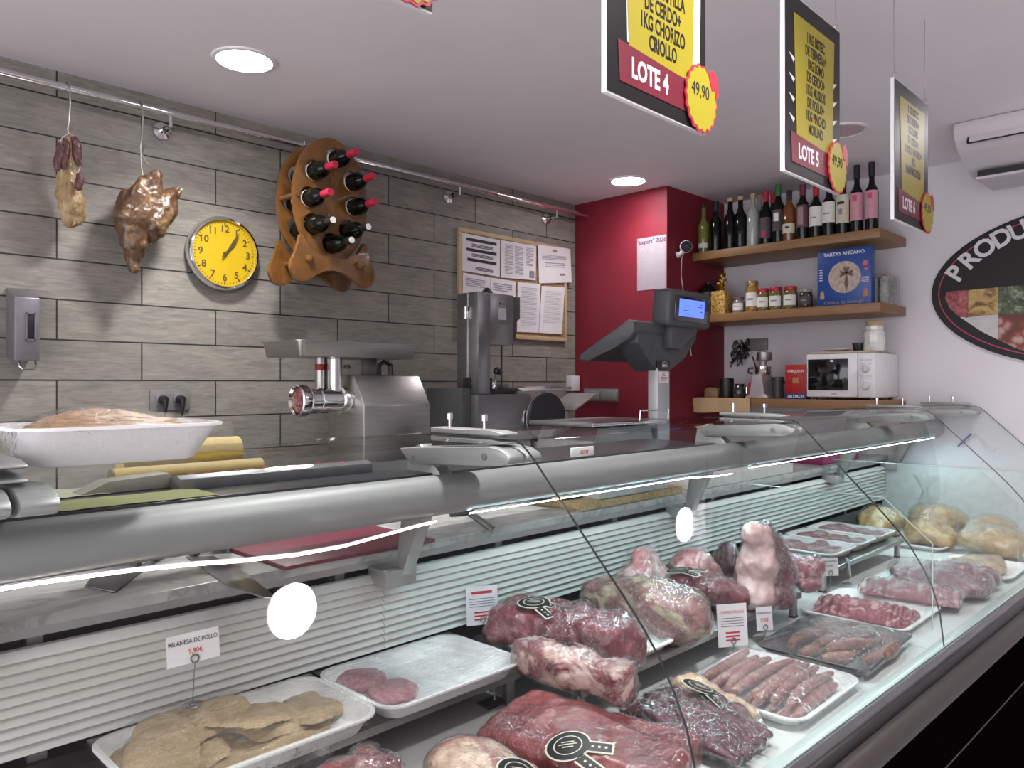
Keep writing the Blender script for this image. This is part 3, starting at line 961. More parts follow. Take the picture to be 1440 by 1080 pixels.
LCD = emitter('lcd_backlight', (.13, .22, 1.0), 1.15)
MB().box(-.10, .085, -.0295, -.0265, -.028, .038).build('lcd_screen', LCD, dsp, M=dm)
m = MB()
for a, b, z in ((-.06, -.02, .012), (-.07, -.03, -.006), (-.06, -.025, -.018), (.035, .07, .012), (.05, .07, -.006), (.05, .07, .022)):
    m.box(a, b, -.0305, -.0294, z, z + .0022)
m.build('lcd_digits', plain('lcd_ink', (.03, .05, .3), .5), dsp, M=dm)
FP = frame((2.776, 1.8295, 1.49), (1, 0, 0), (0, 0, 1))
MB().box(2.731, 2.821, 1.8275, 1.84, 1.505, 1.55, .003).build('pole_collar', BLACK, sc_)
write('maker_mark', 'DINA', .018, frame((2.776, 1.8262, 1.528), (1, 0, 0), (0, 0, 1)), 0, 0, plain('mark_silver', (.55, .55, .55), .4), sc_, bold=.0004, spacing=.85)
MB().tube([(2.755, 1.8265, 1.538), (2.765, 1.8265, 1.543), (2.776, 1.8265, 1.545), (2.787, 1.8265, 1.543), (2.797, 1.8265, 1.538)], .0012, 5).build('mark_arc', plain('mark_silver', ()), sc_)
stk = flat(MB(), FP, rect(-.038, .034, -.034, .012)).build('dealer_sticker', PAPER, sc_)
write('sticker_text', 'J.C.', .018, FP, 0, 0, INK, stk, bold=.0006)
m = MB()
for k, v in enumerate((-.014, -.020, -.026)):
    flat(m, FP, rect(-.03 + k * .004, .026 - k * .004, v, v + .003), .0008, .0013)
m.build('sticker_lines', REDINK, stk)

# ------------------------------------------------------------------ three oak shelves on the end wall
XS = 4.10
for nm, z, y0, lab in (('bottle_shelf', 2.248, 2.5, 'top oak shelf carrying the row of bottles'), ('jar_shelf', 1.868, 2.5, 'middle oak shelf with jars and the blue cake box'), ('microwave_shelf', 1.366, 2.5, 'lowest oak shelf with the microwave and coffee grinder')):
    tag(MB().box(XS, 4.489, 1.405, y0, z - .048, z, .002).build(nm, OAK), lab, 'shelf', 'oak wall shelves')

CLEARG = plain('pale_bottle', (.33, .36, .33), .08, coat=.5)
GREENB = plain('olive_liqueur', (.16, .17, .035), .08, coat=.5)
AMBER = plain('amber_rum', (.16, .055, .010), .08, coat=.5)
CORKP = plain('cork_stopper', (.50, .36, .20), .7)
PINK = plain('pink_label', (.60, .29, .35), .5)
CREAM = plain('cream_label', (.62, .58, .46), .55)
CHAR = plain('charcoal_label', (.06, .05, .06), .5)
def shelf_bottle(px, top, x, dia, body, cap, capcol, label, kind, lab=None, zb=2.248):
    p = at(px, top, X=x)
    r, y, H = dia / 2, p.y, max(.2, p.z - zb)
    t = thing('bottle', label, 'bottle', (x, y, zb), 'bottles on the top shelf')
    z = zb + .0006
    sh = {'wine': (.60, .74, .0145), 'slim': (.56, .68, .0135), 'spirit': (.62, .76, .013)}[kind]
    prof = [(0, 0), (r * .93, 0), (r, .006), (r, H * sh[0]), (r * .92, H * (sh[0] + .04)), (r * .62, H * (sh[0] + .10)), (sh[2] * 1.25, H * sh[1]), (sh[2], H * (sh[1] + .05)), (sh[2], H * .955), (sh[2] * 1.12, H * .957), (sh[2] * 1.12, H * .985), (0, H * .985)]
    b = MB().lathe(prof, (x, y, z), n=24).build('glass_body', body, t)
    if cap == 'foil':
        MB().lathe([(sh[2] * 1.06, H * .80), (sh[2] * 1.16, H * .805), (sh[2] * 1.2, H), (0, H)], (x, y, z), n=16).build('capsule', capcol, t)
    else:
        MB().lathe([(0, H * .93), (sh[2] * 1.2, H * .93), (sh[2] * 1.25, H), (0, H)], (x, y, z), n=16).build('stopper', capcol, t)
    if lab:
        colr, z0, z1 = lab[:3]
        n, pr = 14, []
        m = MB()
        m.sheet(n, 1, lambda u, v: (x + (r + .0006) * math.cos(R(180 + 75 * (u * 2 - 1))), y + (r + .0006) * math.sin(R(180 + 75 * (u * 2 - 1))), z + H * (z0 + (z1 - z0) * v)))
        L = m.build('label', colr, t, fix=False)
        m = MB()
        for q in lab[3:]:
            (a0, a1, v0, v1, cc) = q
            mm = MB().sheet(8, 1, lambda u, v: (x + (r + .0012) * math.cos(R(a0 + (a1 - a0) * u)), y + (r + .0012) * math.sin(R(a0 + (a1 - a0) * u)), z + H * (z0 + (z1 - z0) * (v0 + (v1 - v0) * v))))
            mm.build('label_print', cc, L, fix=False)
    return t
W_ = lambda *q: q
prt = (150, 205, .40, .47, GREYINK)
B = [(989.5, 288.5, 'olive', GREENB, 'stop', BLACK, 'slim', (LABEL, .1, .2), 'olive green liqueur bottle with black stopper next to the pillar'),
     (1007, 283.7, '', BOT, 'foil', BLACK, 'wine', None, 'plain dark bottle just beside the olive green bottle'),
     (1027, 279, '', BOT, 'stop', CORKP, 'wine', None, 'unlabelled dark bottle with pale cork beside the plain black bottle'),
     (1041.5, 276.7, '', BOT, 'stop', CORKP, 'wine', None, 'unlabelled dark corked bottle next to the clear glass bottles'),
     (1059, 273, '', CLEARG, 'stop', CORKP, 'spirit', None, 'clear glass bottle with cork on the shelf edge'),
     (1068, 275, 'b', CLEARG, 'stop', CORKP, 'spirit', None, 'clear glass bottle half hidden behind the other clear one'),
     (1077, 269.6, '', BOT, 'foil', CAPRED, 'wine', (CHAR, .12, .5, (165, 200, .05, .35, CAPRED)), 'red-capped dark bottle with black label and red spot'),
     (1087.5, 272, 'b', BOT, 'foil', CAPRED, 'wine', None, 'red-capped bottle behind, mostly hidden by the green-capped one'),
     (1094.6, 260, '', BOT, 'foil', plain('green_foil', (.03, .16, .05), .4), 'wine', (CHAR, .2, .56, (160, 205, .45, .85, LABEL)), 'green-capped dark bottle with black and silver label'),
     (1110, 268, '', AMBER, 'foil', BLACK, 'spirit', (CREAM, .16, .34, (165, 200, .5, .7, INK)), 'amber rum bottle with cream label and dark cap'),
     (1129, 260, '', BOT, 'foil', plain('plum_foil', (.12, .015, .05), .4), 'wine', (plain('plum_label', (.10, .05, .06), .5), .22, .62, (155, 205, .1, .9, plain('label_rose', (.32, .2, .2), .5))), 'plum-capped dark bottle with ornate brownish label'),
     (1147.7, 262.5, '', BOT, 'foil', CAPRED, 'wine', (LABEL, .22, .60, prt), 'pink-red-capped bottle with white label, partly under offer board five'),
     (1166, 256, '', BOT, 'foil', BLACK, 'wine', (LABEL, .24, .62, prt), 'white-labelled bottle in the middle of three below offer board five'),
     (1185.5, 254, '', BOT, 'foil', BLACK, 'wine', (CREAM, .2, .72, (150, 210, .66, .76, INK), (165, 195, .3, .5, GREYINK)), 'cream-labelled bottle with black print under the yellow price badge'),
     (1205, 233, '', BOT, 'foil', BLACK, 'slim', (PINK, .17, .58, (160, 200, .7, .92, plain('rose_print', (.55, .08, .18), .5))), 'slim pink-labelled bottle second from the shelf end'),
     (1226, 228.7, '', BOT, 'foil', BLACK, 'slim', (PINK, .17, .58, (160, 200, .7, .92, plain('rose_print', ()))), 'slim pink-labelled bottle at the free end of the shelf')]
for px, top, fl, body, cap, cc, kind, lab, label in B:
    shelf_bottle(px, top, 4.235 if fl == 'b' else 4.16, .072 if kind != 'slim' else .066, body, cap, cc, label, kind, lab)

# middle shelf
Z2 = 1.8684
def jar(px, top, dia, glass, lidc, label, lab=None, x=4.17, grp='jars on the middle shelf'):
    p = at(px, top, X=x)
    r, y, H = dia / 2, p.y, p.z - Z2
    t = thing('preserve_jar', label, 'jar', (x, y, Z2), grp)
    MB().lathe([(0, 0), (r * .9, 0), (r, .008), (r, H * .70), (r * .86, H * .82), (r * .82, H * .84), (0, H * .84)], (x, y, Z2), n=24).build('glass_body', glass, t)
    MB().lathe([(0, H * .84), (r * .88, H * .84), (r * .90, H * .86), (r * .9, H * .98), (r * .85, H), (0, H)], (x, y, Z2), n=24).build('lid', lidc, t)
    if lab:
        L = MB().sheet(12, 1, lambda u, v: (x + (r + .0006) * math.cos(R(180 + 70 * (u * 2 - 1))), y + (r + .0006) * math.sin(R(180 + 70 * (u * 2 - 1))), Z2 + H * (.18 + .44 * v))).build('label', lab, t, fix=False)
        MB().sheet(8, 1, lambda u, v: (x + (r + .0012) * math.cos(R(160 + 50 * u)), y + (r + .0012) * math.sin(R(160 + 50 * u)), Z2 + H * (.38 + .06 * v))).build('label_print', GREYINK, L, fix=False)
OLIVE = plain('jar_olives', (.16, .13, .035), .12, coat=.5, var=.4, vscale=70)
HONEY = plain('jar_honey', (.30, .17, .045), .12, coat=.5, var=.3, vscale=50)
jar(1039, 418.5, .068, plain('jar_grey', (.22, .2, .21), .15, coat=.4, var=.3, vscale=60), plain('jar_lid_plum', (.2, .06, .08), .4), 'small squat grey jar beside the golden gift box', LABEL)
jar(1058, 395.5, .074, HONEY, plain('brass_lid', (.35, .24, .08), .35, .6), 'tall honey-coloured jar, the highest of the jars', LABEL)
jar(1073.5, 406, .070, OLIVE, CAPRED, 'red-lidded jar next to the tall honey jar', LABEL)
jar(1091, 404, .074, OLIVE, CAPRED, 'middle one of the three red-lidded jars', LABEL)
jar(1112, 403, .078, OLIVE, CAPRED, 'red-lidded jar next to the dark jar', LABEL)
jar(1133, 407, .076, plain('jar_dark', (.05, .035, .02), .12, coat=.5, var=.3, vscale=40), plain('grey_lid', (.3, .3, .28), .4), 'dark jar with grey lid next to the blue cake box', CHAR)
gb = at(1015, 410, X=4.17)
gt = thing('gift_box', 'golden patterned box with glittering foil decoration on top', 'gift box', (4.17, gb.y, Z2))
gm = NT('gold_pattern')
vo = gm.n('TexVoronoi')
vo.inputs['Scale'].default_value = 70
gm.l(gm.coord(), vo.inputs['Vector'])
gm.bsdf(gm.ramp(vo.outputs['Distance'], [(.2, (.30, .05, .02, 1)), (.45, (.50, .30, .06, 1)), (.7, (.62, .45, .14, 1))]), .4, .2)
MB().box(4.12, 4.22, gb.y - .045, gb.y + .045, Z2, gb.z, .003).build('box', gm.m, gt)
m = MB()
for k in range(46):
    q = Vector((4.17 + random.gauss(0, .014), gb.y + random.gauss(0, .02) * (1 - k / 80), gb.z + .008 + k * .0022))
    m.box(-.010, .010, -.0006, .0006, -.006, .006, M=Matrix.Translation(q) @ Matrix.Rotation(random.uniform(0, 6), 4, 'X') @ Matrix.Rotation(random.uniform(0, 6), 4, 'Z'))
m.tube([(4.17, gb.y, gb.z), (4.17, gb.y, gb.z + .10)], .003, 8)
m.build('foil_decoration', plain('gold_foil', (.75, .55, .16), .2, 1, var=.3), gt)
bv = at(996, 388, X=4.22)
vs = thing('black_flask', 'black ribbed flask standing behind the scale display on the middle shelf', 'flask', (4.22, bv.y, Z2))
MB().lathe([(0, 0), (.062, 0), (.066, .01), (.066, .09)] + [(.066 + .002 * (k % 2), .09 + .008 * k) for k in range(8)] + [(.055, .165), (.03, .19), (.018, .197), (.018, .21), (0, .21)], (4.22, bv.y, Z2), n=28).build('body', BLACK, vs)
# cake box standing on edge
y0, y1 = at(1149, 430, X=4.15).y, at(1225, 425, X=4.15).y
zt = at(1149, 354, X=4.15).z
tx_ = thing('cake_box', 'blue almond cake box with round window and sword-cross picture', 'cake box', (4.18, (y0 + y1) / 2, Z2))
BLUE = plain('box_blue', (.018, .07, .30), .35, var=.04)
MB().box(4.152, 4.205, y1, y0, Z2, zt, .002).build('carton', BLUE, tx_)
FT = frame((4.1515, (y0 + y1) / 2, (Z2 + zt) / 2), (0, -1, 0), (0, 0, 1))
hw_, hh = (y0 - y1) / 2, (zt - Z2) / 2
almond = NT('almond_cake')
almond.bsdf(almond.ramp(almond.noise(almond.coord(), 60, 5), [(.35, (.40, .31, .26, 1)), (.65, (.56, .47, .42, 1))]), .7)
pic = flat(MB(), FT, disc(.005, .0, hw_ * .60)).build('cake_picture', almond.m, tx_)
m = MB()
cr = .048
flat(m, FT, [(.015 - .004, .01), (.015 - .012, -.035), (.015, -.078), (.015 + .012, -.035), (.015 + .004, .01)], .0008, .0016)
for a in (0, 90, 180):
    ca, sa = math.cos(R(a)), math.sin(R(a))
    flat(m, FT, [(.015 + ca * p - sa * q, .018 + sa * p + ca * q) for p, q in ((0, -.006), (.036, -.018), (.03, 0), (.036, .018), (0, .006))], .0008, .0016)
m.build('cross_mark', plain('cross_brown', (.16, .09, .06), .6), pic)
write('brand_line', 'TARTAS ANCANO.', .026, FT, .004, hh - .026, PAPER, tx_, bold=.0005)
write('footer_line', 'Camino de Santiago', .026, FT, 0, -hh + .02, plain('footer_gold', (.36, .30, .22), .5), tx_)
m = flat(MB(), FT, disc(hw_ - .03, hh * .42, .014))
flat(m, FT, disc(hw_ - .026, hh * .22, .009))
m.build('seal', plain('seal_pink', (.60, .10, .16), .5), tx_)
m = MB()
for k in range(5):
    flat(m, FT, rect(-hw_ + .012, -hw_ + .03, hh * .3 - k * .014, hh * .3 - k * .014 + .004))
    flat(m, FT, rect(hw_ - .05, hw_ - .012, -.01 - k * .006, -.008 - k * .006))
m.build('small_print', PAPER, tx_)
for s, cc in ((-1, (.50, .33, .15)), (1, (.5, .2, .12))):
    flat(MB(), FT, [(s * (hw_ - .028) - .012, -hh + .042), (s * (hw_ - .028) + .012, -hh + .042), (s * (hw_ - .028) + .009, -hh + .075), (s * (hw_ - .028), -hh + .088), (s * (hw_ - .028) - .009, -hh + .075)]).build('corner_figure', plain('figure_%d' % s, cc, .5), tx_)
bk_ = at(1143, 390, X=4.28)
tag(MB().box(4.27, 4.30, bk_.y - .05, bk_.y + .02, Z2, Z2 + .12, .001).build('grey_booklet', plain('booklet', (.4, .38, .4), .6)), 'grey booklet leaning behind the blue cake box', 'booklet')
ya, yb = at(1230, 424, X=4.24).y, at(1262, 424, X=4.33).y
gc = thing('bundled_cups', 'clear film bundle of ribbed plastic cups at the shelf end', 'cups', (4.26, ya - .04, Z2))
RIB = plain('ribbed_plastic', (.30, .32, .30), .25, var=.15, vscale=40)
for k in range(3):
    for j in range(2):
        cxx, cyy = 4.254 + k * .055, 1.522 - .03 - j * .055
        pf = [(0, 0), (.026, 0)]
        for q in range(13):
            pf += [(.0265, .004 + q * .0115), (.0245, .010 + q * .0115)]
        pf += [(0, .158)]
        MB().lathe(pf, (cxx, cyy, Z2 + .001), n=16).build('cup_stack', RIB, gc)
MB().box(4.222, 4.40, 1.408, 1.524, Z2 + .0005, Z2 + .163, .006).build('plastic_wrap', FILM_DULL, gc)

# lowest shelf
Z3 = 1.3664
mw = thing('microwave_oven', 'white microwave oven with black door window and two dials', 'microwave', (4.28, 1.63, Z3))
ym0, ym1 = 1.795, 1.438
zt = 1.612
MB().box(4.135, 4.47, ym1, ym0, Z3 + .012, zt, .006).build('casing', WHITE, mw)
for y in (ym0 - .03, ym1 + .03):
    for x in (4.16, 4.44):
        MB().lathe([(0, 0), (.012, 0), (.012, .013), (0, .013)], (x, y, Z3), n=12).build('foot', BLACK, mw)
dr = MB().box(4.115, 4.134, ym1 + .088, ym0, Z3 + .014, zt - .001, .005).build('door', WHITE, mw)
MB().box(4.1125, 4.1155, ym1 + .135, ym0 - .008, Z3 + .05, zt - .028, .001).build('door_window', plain('oven_glass', (.006, .006, .008), .08, coat=.5), dr)
MB().box(4.118, 4.134, ym1, ym1 + .086, Z3 + .014, zt - .001, .004).build('control_panel', WHITE, mw)
for z, r in ((1.533, .020), (1.445, .022)):
    MB().lathe([(r + .004, 0), (r + .006, -.001), (r + .004, -.003), (r, -.004), (r, -.016), (r * .9, -.019), (0, -.019)], (4.1178, ym1 + .045, z), 'X', 28).box(4.092, 4.099, ym1 + .043, ym1 + .047, z - r * .9, z + r * .9).build('dial', plain('dial_white', (.66, .66, .67), .35), mw)
m = MB()
FM = frame((4.1178, ym1 + .045, 1.49), (0, -1, 0), (0, 0, 1))
for v in (.085, .066, .0, -.01):
    flat(m, FM, rect(-.03, -.014, v, v + .002))
    flat(m, FM, rect(.0, .03, v, v + .0015))
FD = frame((4.1148, (ym0 + ym1) / 2 + .03, Z3 + .03), (0, -1, 0), (0, 0, 1))
flat(m, FD, rect(-.014, .014, -.002, .003))
m.build('panel_print', GREYINK, mw)
bd = tag(MB().box(4.13, 4.40, 1.462, 1.775, zt + .0006, zt + .013, .002).build('wooden_board', wood('pale_board', (.40, .32, .21, 1), (.50, .41, .28, 1), (4, 20, 4), .6)), 'thin pale wooden board lying on the microwave', 'board')
tag(MB().lathe([(0, 0), (.04, 0), (.075, .012), (.075, .014), (.04, .004), (0, .004)], (4.22, 1.675, zt + .0136), n=32).build('white_plate', WHITE), 'white plate on the board over the microwave', 'plate')
tag(MB().lathe([(0, 0), (.03, 0), (.038, .045), (.042, .047), (.036, .044), (.028, .004), (0, .004)], (4.28, 1.575, zt + .0136), n=24).build('small_bowl', plain('bowl_black', (.03, .03, .03), .2, coat=.3)), 'small dark bowl beside the white canister on the microwave', 'bowl')
cn = thing('ceramic_canister', 'white ceramic canister with cork lid on top of the microwave', 'canister', (4.25, 1.49, zt + .0136))
cy_ = at(1229, 480, X=4.25).y
MB().lathe([(0, 0), (.05, 0), (.054, .006), (.054, .07), (.056, .098), (.05, .108), (.045, .112), (.046, .128), (.046, .132), (0, .132)], (4.25, cy_, zt + .0136), n=10).build('body', plain('glazed_white', (.74, .73, .72), .2, coat=.4), cn)
MB().lathe([(0, .132), (.040, .132), (.043, .15), (.042, .155), (0, .155)], (4.25, cy_, zt + .0136), n=24).build('lid', CORKP, cn)

cbx = at(1119.5, 558, X=4.16)
bx = thing('biscuit_box', 'red biscuit box with blue foot standing beside the microwave', 'biscuit box', (4.16, cbx.y, Z3))
yb0, yb1 = at(1104, 558, X=4.13).y, at(1134, 558, X=4.13).y
MB().box(4.131, 4.19, yb1, yb0, Z3 + .032, Z3 + .191, .001).build('carton', plain('box_red', (.42, .018, .02), .4), bx)
MB().box(4.131, 4.19, yb1, yb0, Z3, Z3 + .0318, .001).build('blue_foot', plain('box_navy', (.03, .035, .16), .4), bx)
FB = frame((4.1305, (yb0 + yb1) / 2, Z3 + .1), (0, -1, 0), (0, 0, 1))
write('box_title', 'CHIQUILIN', .02, FB, 0, .055, PAPER, bx, xs=.95, bold=.0004)
write('box_maker', 'ARTIACH', .022, FB, 0, -.085, PAPER, bx, bold=.0005)
m = flat(MB(), FB, rect(-.018, .018, -.012, .02))
for k in range(14):
    a = R(180 * k / 13)
    flat(m, FB, disc(.036 * math.cos(a), .004 + .036 * math.sin(a), .0022, n=8))
m.build('biscuit_picture', plain('biscuit', (.42, .2, .08), .6), bx)

cg = thing('coffee_grinder', 'silver coffee grinder with steel bowl on the lowest shelf', 'coffee grinder', (4.22, 2.03, Z3))
yc = at(1072, 550, X=4.2).y
CS = plain('silver_paint', (.45, .42, .43), .35, .4)
MB().prism([(yc + .075, Z3 + .001), (yc - .065, Z3 + .001), (yc - .055, Z3 + .02), (yc - .035, Z3 + .03), (yc - .03, Z3 + .135), (yc + .035, Z3 + .135), (yc + .045, Z3 + .02), (yc + .075, Z3 + .014)], 'X', 4.14, 4.27, .004).build('body', CS, cg)
MB().lathe([(0, 0), (.036, 0), (.045, .012), (.046, .045), (.050, .046), (.050, .05), (0, .05)], (4.2, yc - .005, Z3 + .136), n=28).build('middle_bowl', CHROME, cg)
MB().lathe([(.02, 0), (.024, .03), (.042, .04)], (4.2, yc - .005, Z3 + .186), n=24).build('throat', CS, cg)
MB().lathe([(0, 0), (.042, 0), (.044, .004), (.044, .045), (.04, .047), (0, .046)], (4.2, yc - .012, Z3 + .222), n=28).build('hopper', STEEL, cg)
MB().tube([(4.18, yc + .045, Z3 + .178), (4.17, yc + .07, Z3 + .175), (4.17, yc + .072, Z3 + .15), (4.18, yc + .05, Z3 + .145)], .006, 8).build('bowl_handle', BLACK, cg)
MB().box(4.145, 4.26, yc + .046, yc + .062, Z3 + .015, Z3 + .095, .004).build('red_panel', CAPRED, cg)
ym = at(1093, 550, X=4.24).y
ph = thing('filter_holder', 'dark coffee filter holder between the grinder and the biscuit box', 'filter holder', (4.24, ym, Z3))
MB().lathe([(0, 0), (.03, 0), (.032, .1), (.036, .102), (.036, .125), (0, .125)], (4.25, ym, Z3), n=20).build('cup', DARK, ph)
MB().tube([(4.25, ym - .03, Z3 + .095), (4.24, ym - .055, Z3 + .092)], .008, 8).build('handle', BLACK, ph)
yq = at(1022, 540, X=4.2).y
tag(MB().lathe([(0, 0), (.040, 0), (.042, .01), (.042, .115), (.038, .12), (0, .12)], (4.2, yq, Z3), n=28).build('black_canister', BLACK), 'black cylindrical canister beside the pillar on the lowest shelf', 'canister')
yq = at(1040, 545, X=4.19).y
cpot = thing('glass_coffee_pot', 'small dark glass coffee pot beside the black canister', 'coffee pot', (4.19, yq, Z3))
MB().lathe([(0, 0), (.03, 0), (.04, .02), (.038, .05), (.025, .07), (.028, .085), (0, .085)], (4.19, yq, Z3), n=24).build('pot', plain('smoked_glass', (.03, .03, .032), .06, coat=.6), cpot)
MB().tube([(4.18, yq - .03, Z3 + .07), (4.17, yq - .055, Z3 + .065), (4.17, yq - .055, Z3 + .03), (4.18, yq - .035, Z3 + .025)], .005, 8).build('handle', CHROME, cpot)
yq = at(1003, 548, X=4.2).y
tag(MB().box(4.17, 4.25, yq - .045, yq + .045, Z3, Z3 + .045, .004).prism([(yq + .045, Z3 + .045), (yq - .045, Z3 + .045), (yq - .03, Z3 + .062), (yq + .03, Z3 + .062)], 'X', 4.172, 4.248).build('tan_carton', plain('tan_card', (.26, .16, .09), .7)), 'small tan carton against the pillar on the lowest shelf', 'carton')
# parcel paper hanging over the shelf front
ya, yb = at(975, 570, X=4.09).y, at(1054, 570, X=4.09).y
def drape(u, v):
    y = ya + (yb - ya) * u
    if v < .35:
        return (4.085 + .09 * (1 - v / .35), y, Z3 + .001 + .0006)
    q = (v - .35) / .65
    return (4.092 - .004 * math.sin(u * 9) * q, y, Z3 + .0016 - q * (.085 + .006 * math.sin(u * 5 + 1)))
tag(MB().sheet(24, 20, drape).build('wrapping_paper', plain('kraft_paper', (.50, .34, .19), .7, var=.06, vscale=15)), 'sheet of tan wrapping paper folded over the lowest shelf front', 'paper')
o2 = thing('wall_socket', 'grey socket plate crowded with plugs above the coffee grinder', 'socket', (4.49, 2.27, 1.70))
MB().box(4.478, 4.4895, 2.20, 2.345, 1.66, 1.735, .003).build('plate', plain('socket_grey', ()), o2)
m = MB()
rnd = random.Random(5)
for k in range(7):
    y, z = 2.33 + rnd.uniform(-.02, .07), 1.66 + rnd.uniform(-.06, .05)
    pts = [(4.47, y, z)]
    for q in range(6):
        pts.append((4.46 + rnd.uniform(-.03, .015), y + rnd.uniform(-.055, .04), z + rnd.uniform(-.08, .04)))
    m.tube(smooth_path(pts, 6), .0035, 6)
m.tube([(4.46, 2.29, 1.62), (4.45, 2.26, 1.55), (4.43, 2.22, 1.45), (4.40, 2.2, Z3 + .01)], .004, 6)
tag(m.build('cable_tangle', BLACK), 'tangle of black appliance cables hanging by the end wall socket', 'cables')
tag(MB().box(4.44, 4.476, 2.21, 2.27, 1.60, 1.655, .006).build('plug_adaptor', WHITE), 'white plug adaptor below the end wall socket', 'adaptor')
# ------------------------------------------------------------------ hanging offer boards
SIGNBLACK = plain('sign_black', (.012, .011, .012), .4, spec=.25)
YEL = plain('sign_yellow', (.36, .295, .014), .4, var=.01)
BADGE = plain('badge_yellow', (.40, .33, .02), .4, var=.01)
MAR = plain('sign_maroon', (.17, .014, .03), .4)
HOTRED = plain('badge_red', (.50, .03, .06), .4)
SY = .774
def offer_board(x0, label, lines, lote, price, badge_u, style, z0=1.931):
    w, h = .312, .414
    t = thing('offer_board', label, 'hanging sign', (x0 + w / 2, SY, z0 + h / 2), 'offer boards hanging from the ceiling')
    MB().box(x0, x0 + w, SY, SY + .010, z0, z0 + h, .0008).build('panel', WHITE, t)
    F = frame((x0, SY - .0004, z0), (1, 0, 0), (0, 0, 1))
    flat(MB(), F, rect(.003, w - .001, .003, h - .003), -.0004, .0006).build('black_print', SIGNBLACK, t)
    m = MB()
    if style == 'banner':
        flat(m, F, [(.058, .10), (.288, .10), (.298, .40), (.048, .40)], .0006, .0010)
    elif style == 'arrows':
        for k in range(4):
            for s, u in ((1, .022), (-1, .294)):
                v = .125 + k * .046
                flat(MB(), F, [(u, v + .012), (u + s * .03, v + .004), (u + s * .022, v - .006)], .0006, .0010).build('arrow_tip', WHITE, t)
    if style == 'banner':
        m.build('white_print', WHITE, t)
    y0 = flat(MB(), F, [(.062, .088), (.262, .088), (.275, .372), (.045, .372)], .0011, .0016).build('yellow_print', YEL, t)
    n = len(lines)
    pitch, sz = {4: (.034, .038), 8: (.0305, .033), 7: (.0305, .032)}.get(n, (.03, .036))
    vb = {4: .118, 8: .122, 7: .166}.get(n, .2)
    for k, L in enumerate(lines):
        v = vb + (n - 1 - k) * pitch
        write('offer_line', L, sz, F @ Matrix.Translation((0, 0, .0012)), .165, v, SIGNBLACK, y0, xs=.56, bold=.0011, ext=.0002)
    m_ = flat(MB(), F, [(.036, .028), (.25, .028), (.25, .086), (.030, .097)], .0011, .0018).build('maroon_strip', MAR, t)
    write('lot_number', lote, .048, F @ Matrix.Translation((0, 0, .0014)), .125, .058, WHITE, m_, xs=.74, bold=.0016, ext=.0002)
    bd_ = flat(MB(), F, disc(badge_u, .062, .056, .064, 96, .0022, 18), .004, .0065).build('price_badge', HOTRED, t)
    flat(MB(), F, disc(badge_u, .062, .0515, .0595, 96, .0022, 18), .0066, .0074).build('badge_face', BADGE, bd_)
    write('price', price, .036, F @ Matrix.Translation((0, 0, .0072)), badge_u - .006, .075, INK, bd_, xs=.8, ext=.0002)
    hd = MB()
    flat(hd, F, [(badge_u + .022, .118), (badge_u + .040, .128), (badge_u + .058, .112), (badge_u + .060, .082), (badge_u + .050, .072), (badge_u + .046, .092), (badge_u + .036, .086), (badge_u + .030, .098)], .0075, .0085)
    hd.build('pointing_hand', HOTRED, bd_)
    wires = MB()
    for u in (.014, w - .014):
        zt = z0 + h
        wires.tube([(x0 + u, SY + .005, zt - .004), (x0 + u, SY + .005, zt + .012)], .0035, 8)
        wires.tube([(x0 + u, SY + .005, zt + .010), (x0 + u + .004, SY + .005, zt + .02), (x0 + u, SY + .005, zt + .06), (x0 + u, SY + .005, CEIL)], .0012, 6)
        wires.tube([(x0 + u, SY + .003, zt + .014), (x0 + u + .012, SY + .002, zt + .018)], .0015, 5)
    wires.build('hanging_wires', STEEL, t)
    return t
offer_board(.325, 'pale offer board at the top edge, only its lower corner and badge in view', ['HAMBURGUESAS'], 'LOTE 3', '', .272, 'plain')
offer_board(1.004, 'offer board reading LOTE 4 with yellow badge', ['1KG COSTILLA', 'DE CERDO+', '1KG CHORIZO', 'CRIOLLO'], 'LOTE 4', '49,90', .288, 'banner')
offer_board(1.657, 'offer board reading LOTE 5 with white arrow tips beside its yellow list', ['1 KG BISTEC', 'DE TERNERA+', '1KG LOMO', 'DE CERDO+', '1KG MUSLOS', 'DE POLLO+', '1KG PINCHO', 'MORUNO'], 'LOTE 5', '49,90', .285, 'arrows')
offer_board(2.368, 'offer board reading LOTE 6 hanging nearest the air conditioner', ['1 KG BISTEC', 'DE TERNERA+', '1KG LOMO', 'DE CERDO+', '1 POLLO ENTERO+', '3KG', 'HAMBURGUESAS'], 'LOTE 6', '49,90', .288, 'tail')

# ------------------------------------------------------------------ air conditioner
ac = thing('air_conditioner', 'white ceiling air conditioner by the end wall', 'air conditioner', (4.1, .45, 2.5))
AW = plain('aircon_white', (.66, .62, .645), .4, var=.01)
m = MB()
prof = [(3.815, 2.6125), (3.808, 2.578), (3.822, 2.535), (3.885, 2.495), (4.02, 2.445), (4.12, 2.43), (4.484, 2.43), (4.484, 2.6125)]
m.prism(prof, 'Y', -.45, 1.0, .012)
m.build('casing', AW, ac)
n1 = MB().box(-.012, .004, -.35, .945, -.035, .035, .004, M=Matrix.Translation((3.835, 0, 2.541)) @ Matrix.Rotation(R(28), 4, 'Y'))
n1.build('air_slot', BLACK, ac)
MB().box(-.016, -.004, -.35, .935, -.035, .018, .003, M=Matrix.Translation((3.835, 0, 2.541)) @ Matrix.Rotation(R(28), 4, 'Y')).build('swing_flap', AW, ac)
MB().box(4.03, 4.12, -.42, .96, 2.395, 2.408, .004).build('lower_grille_lip', AW, ac)
MB().box(4.035, 4.115, -.42, .955, 2.409, 2.432).build('lower_gap', BLACK, ac)

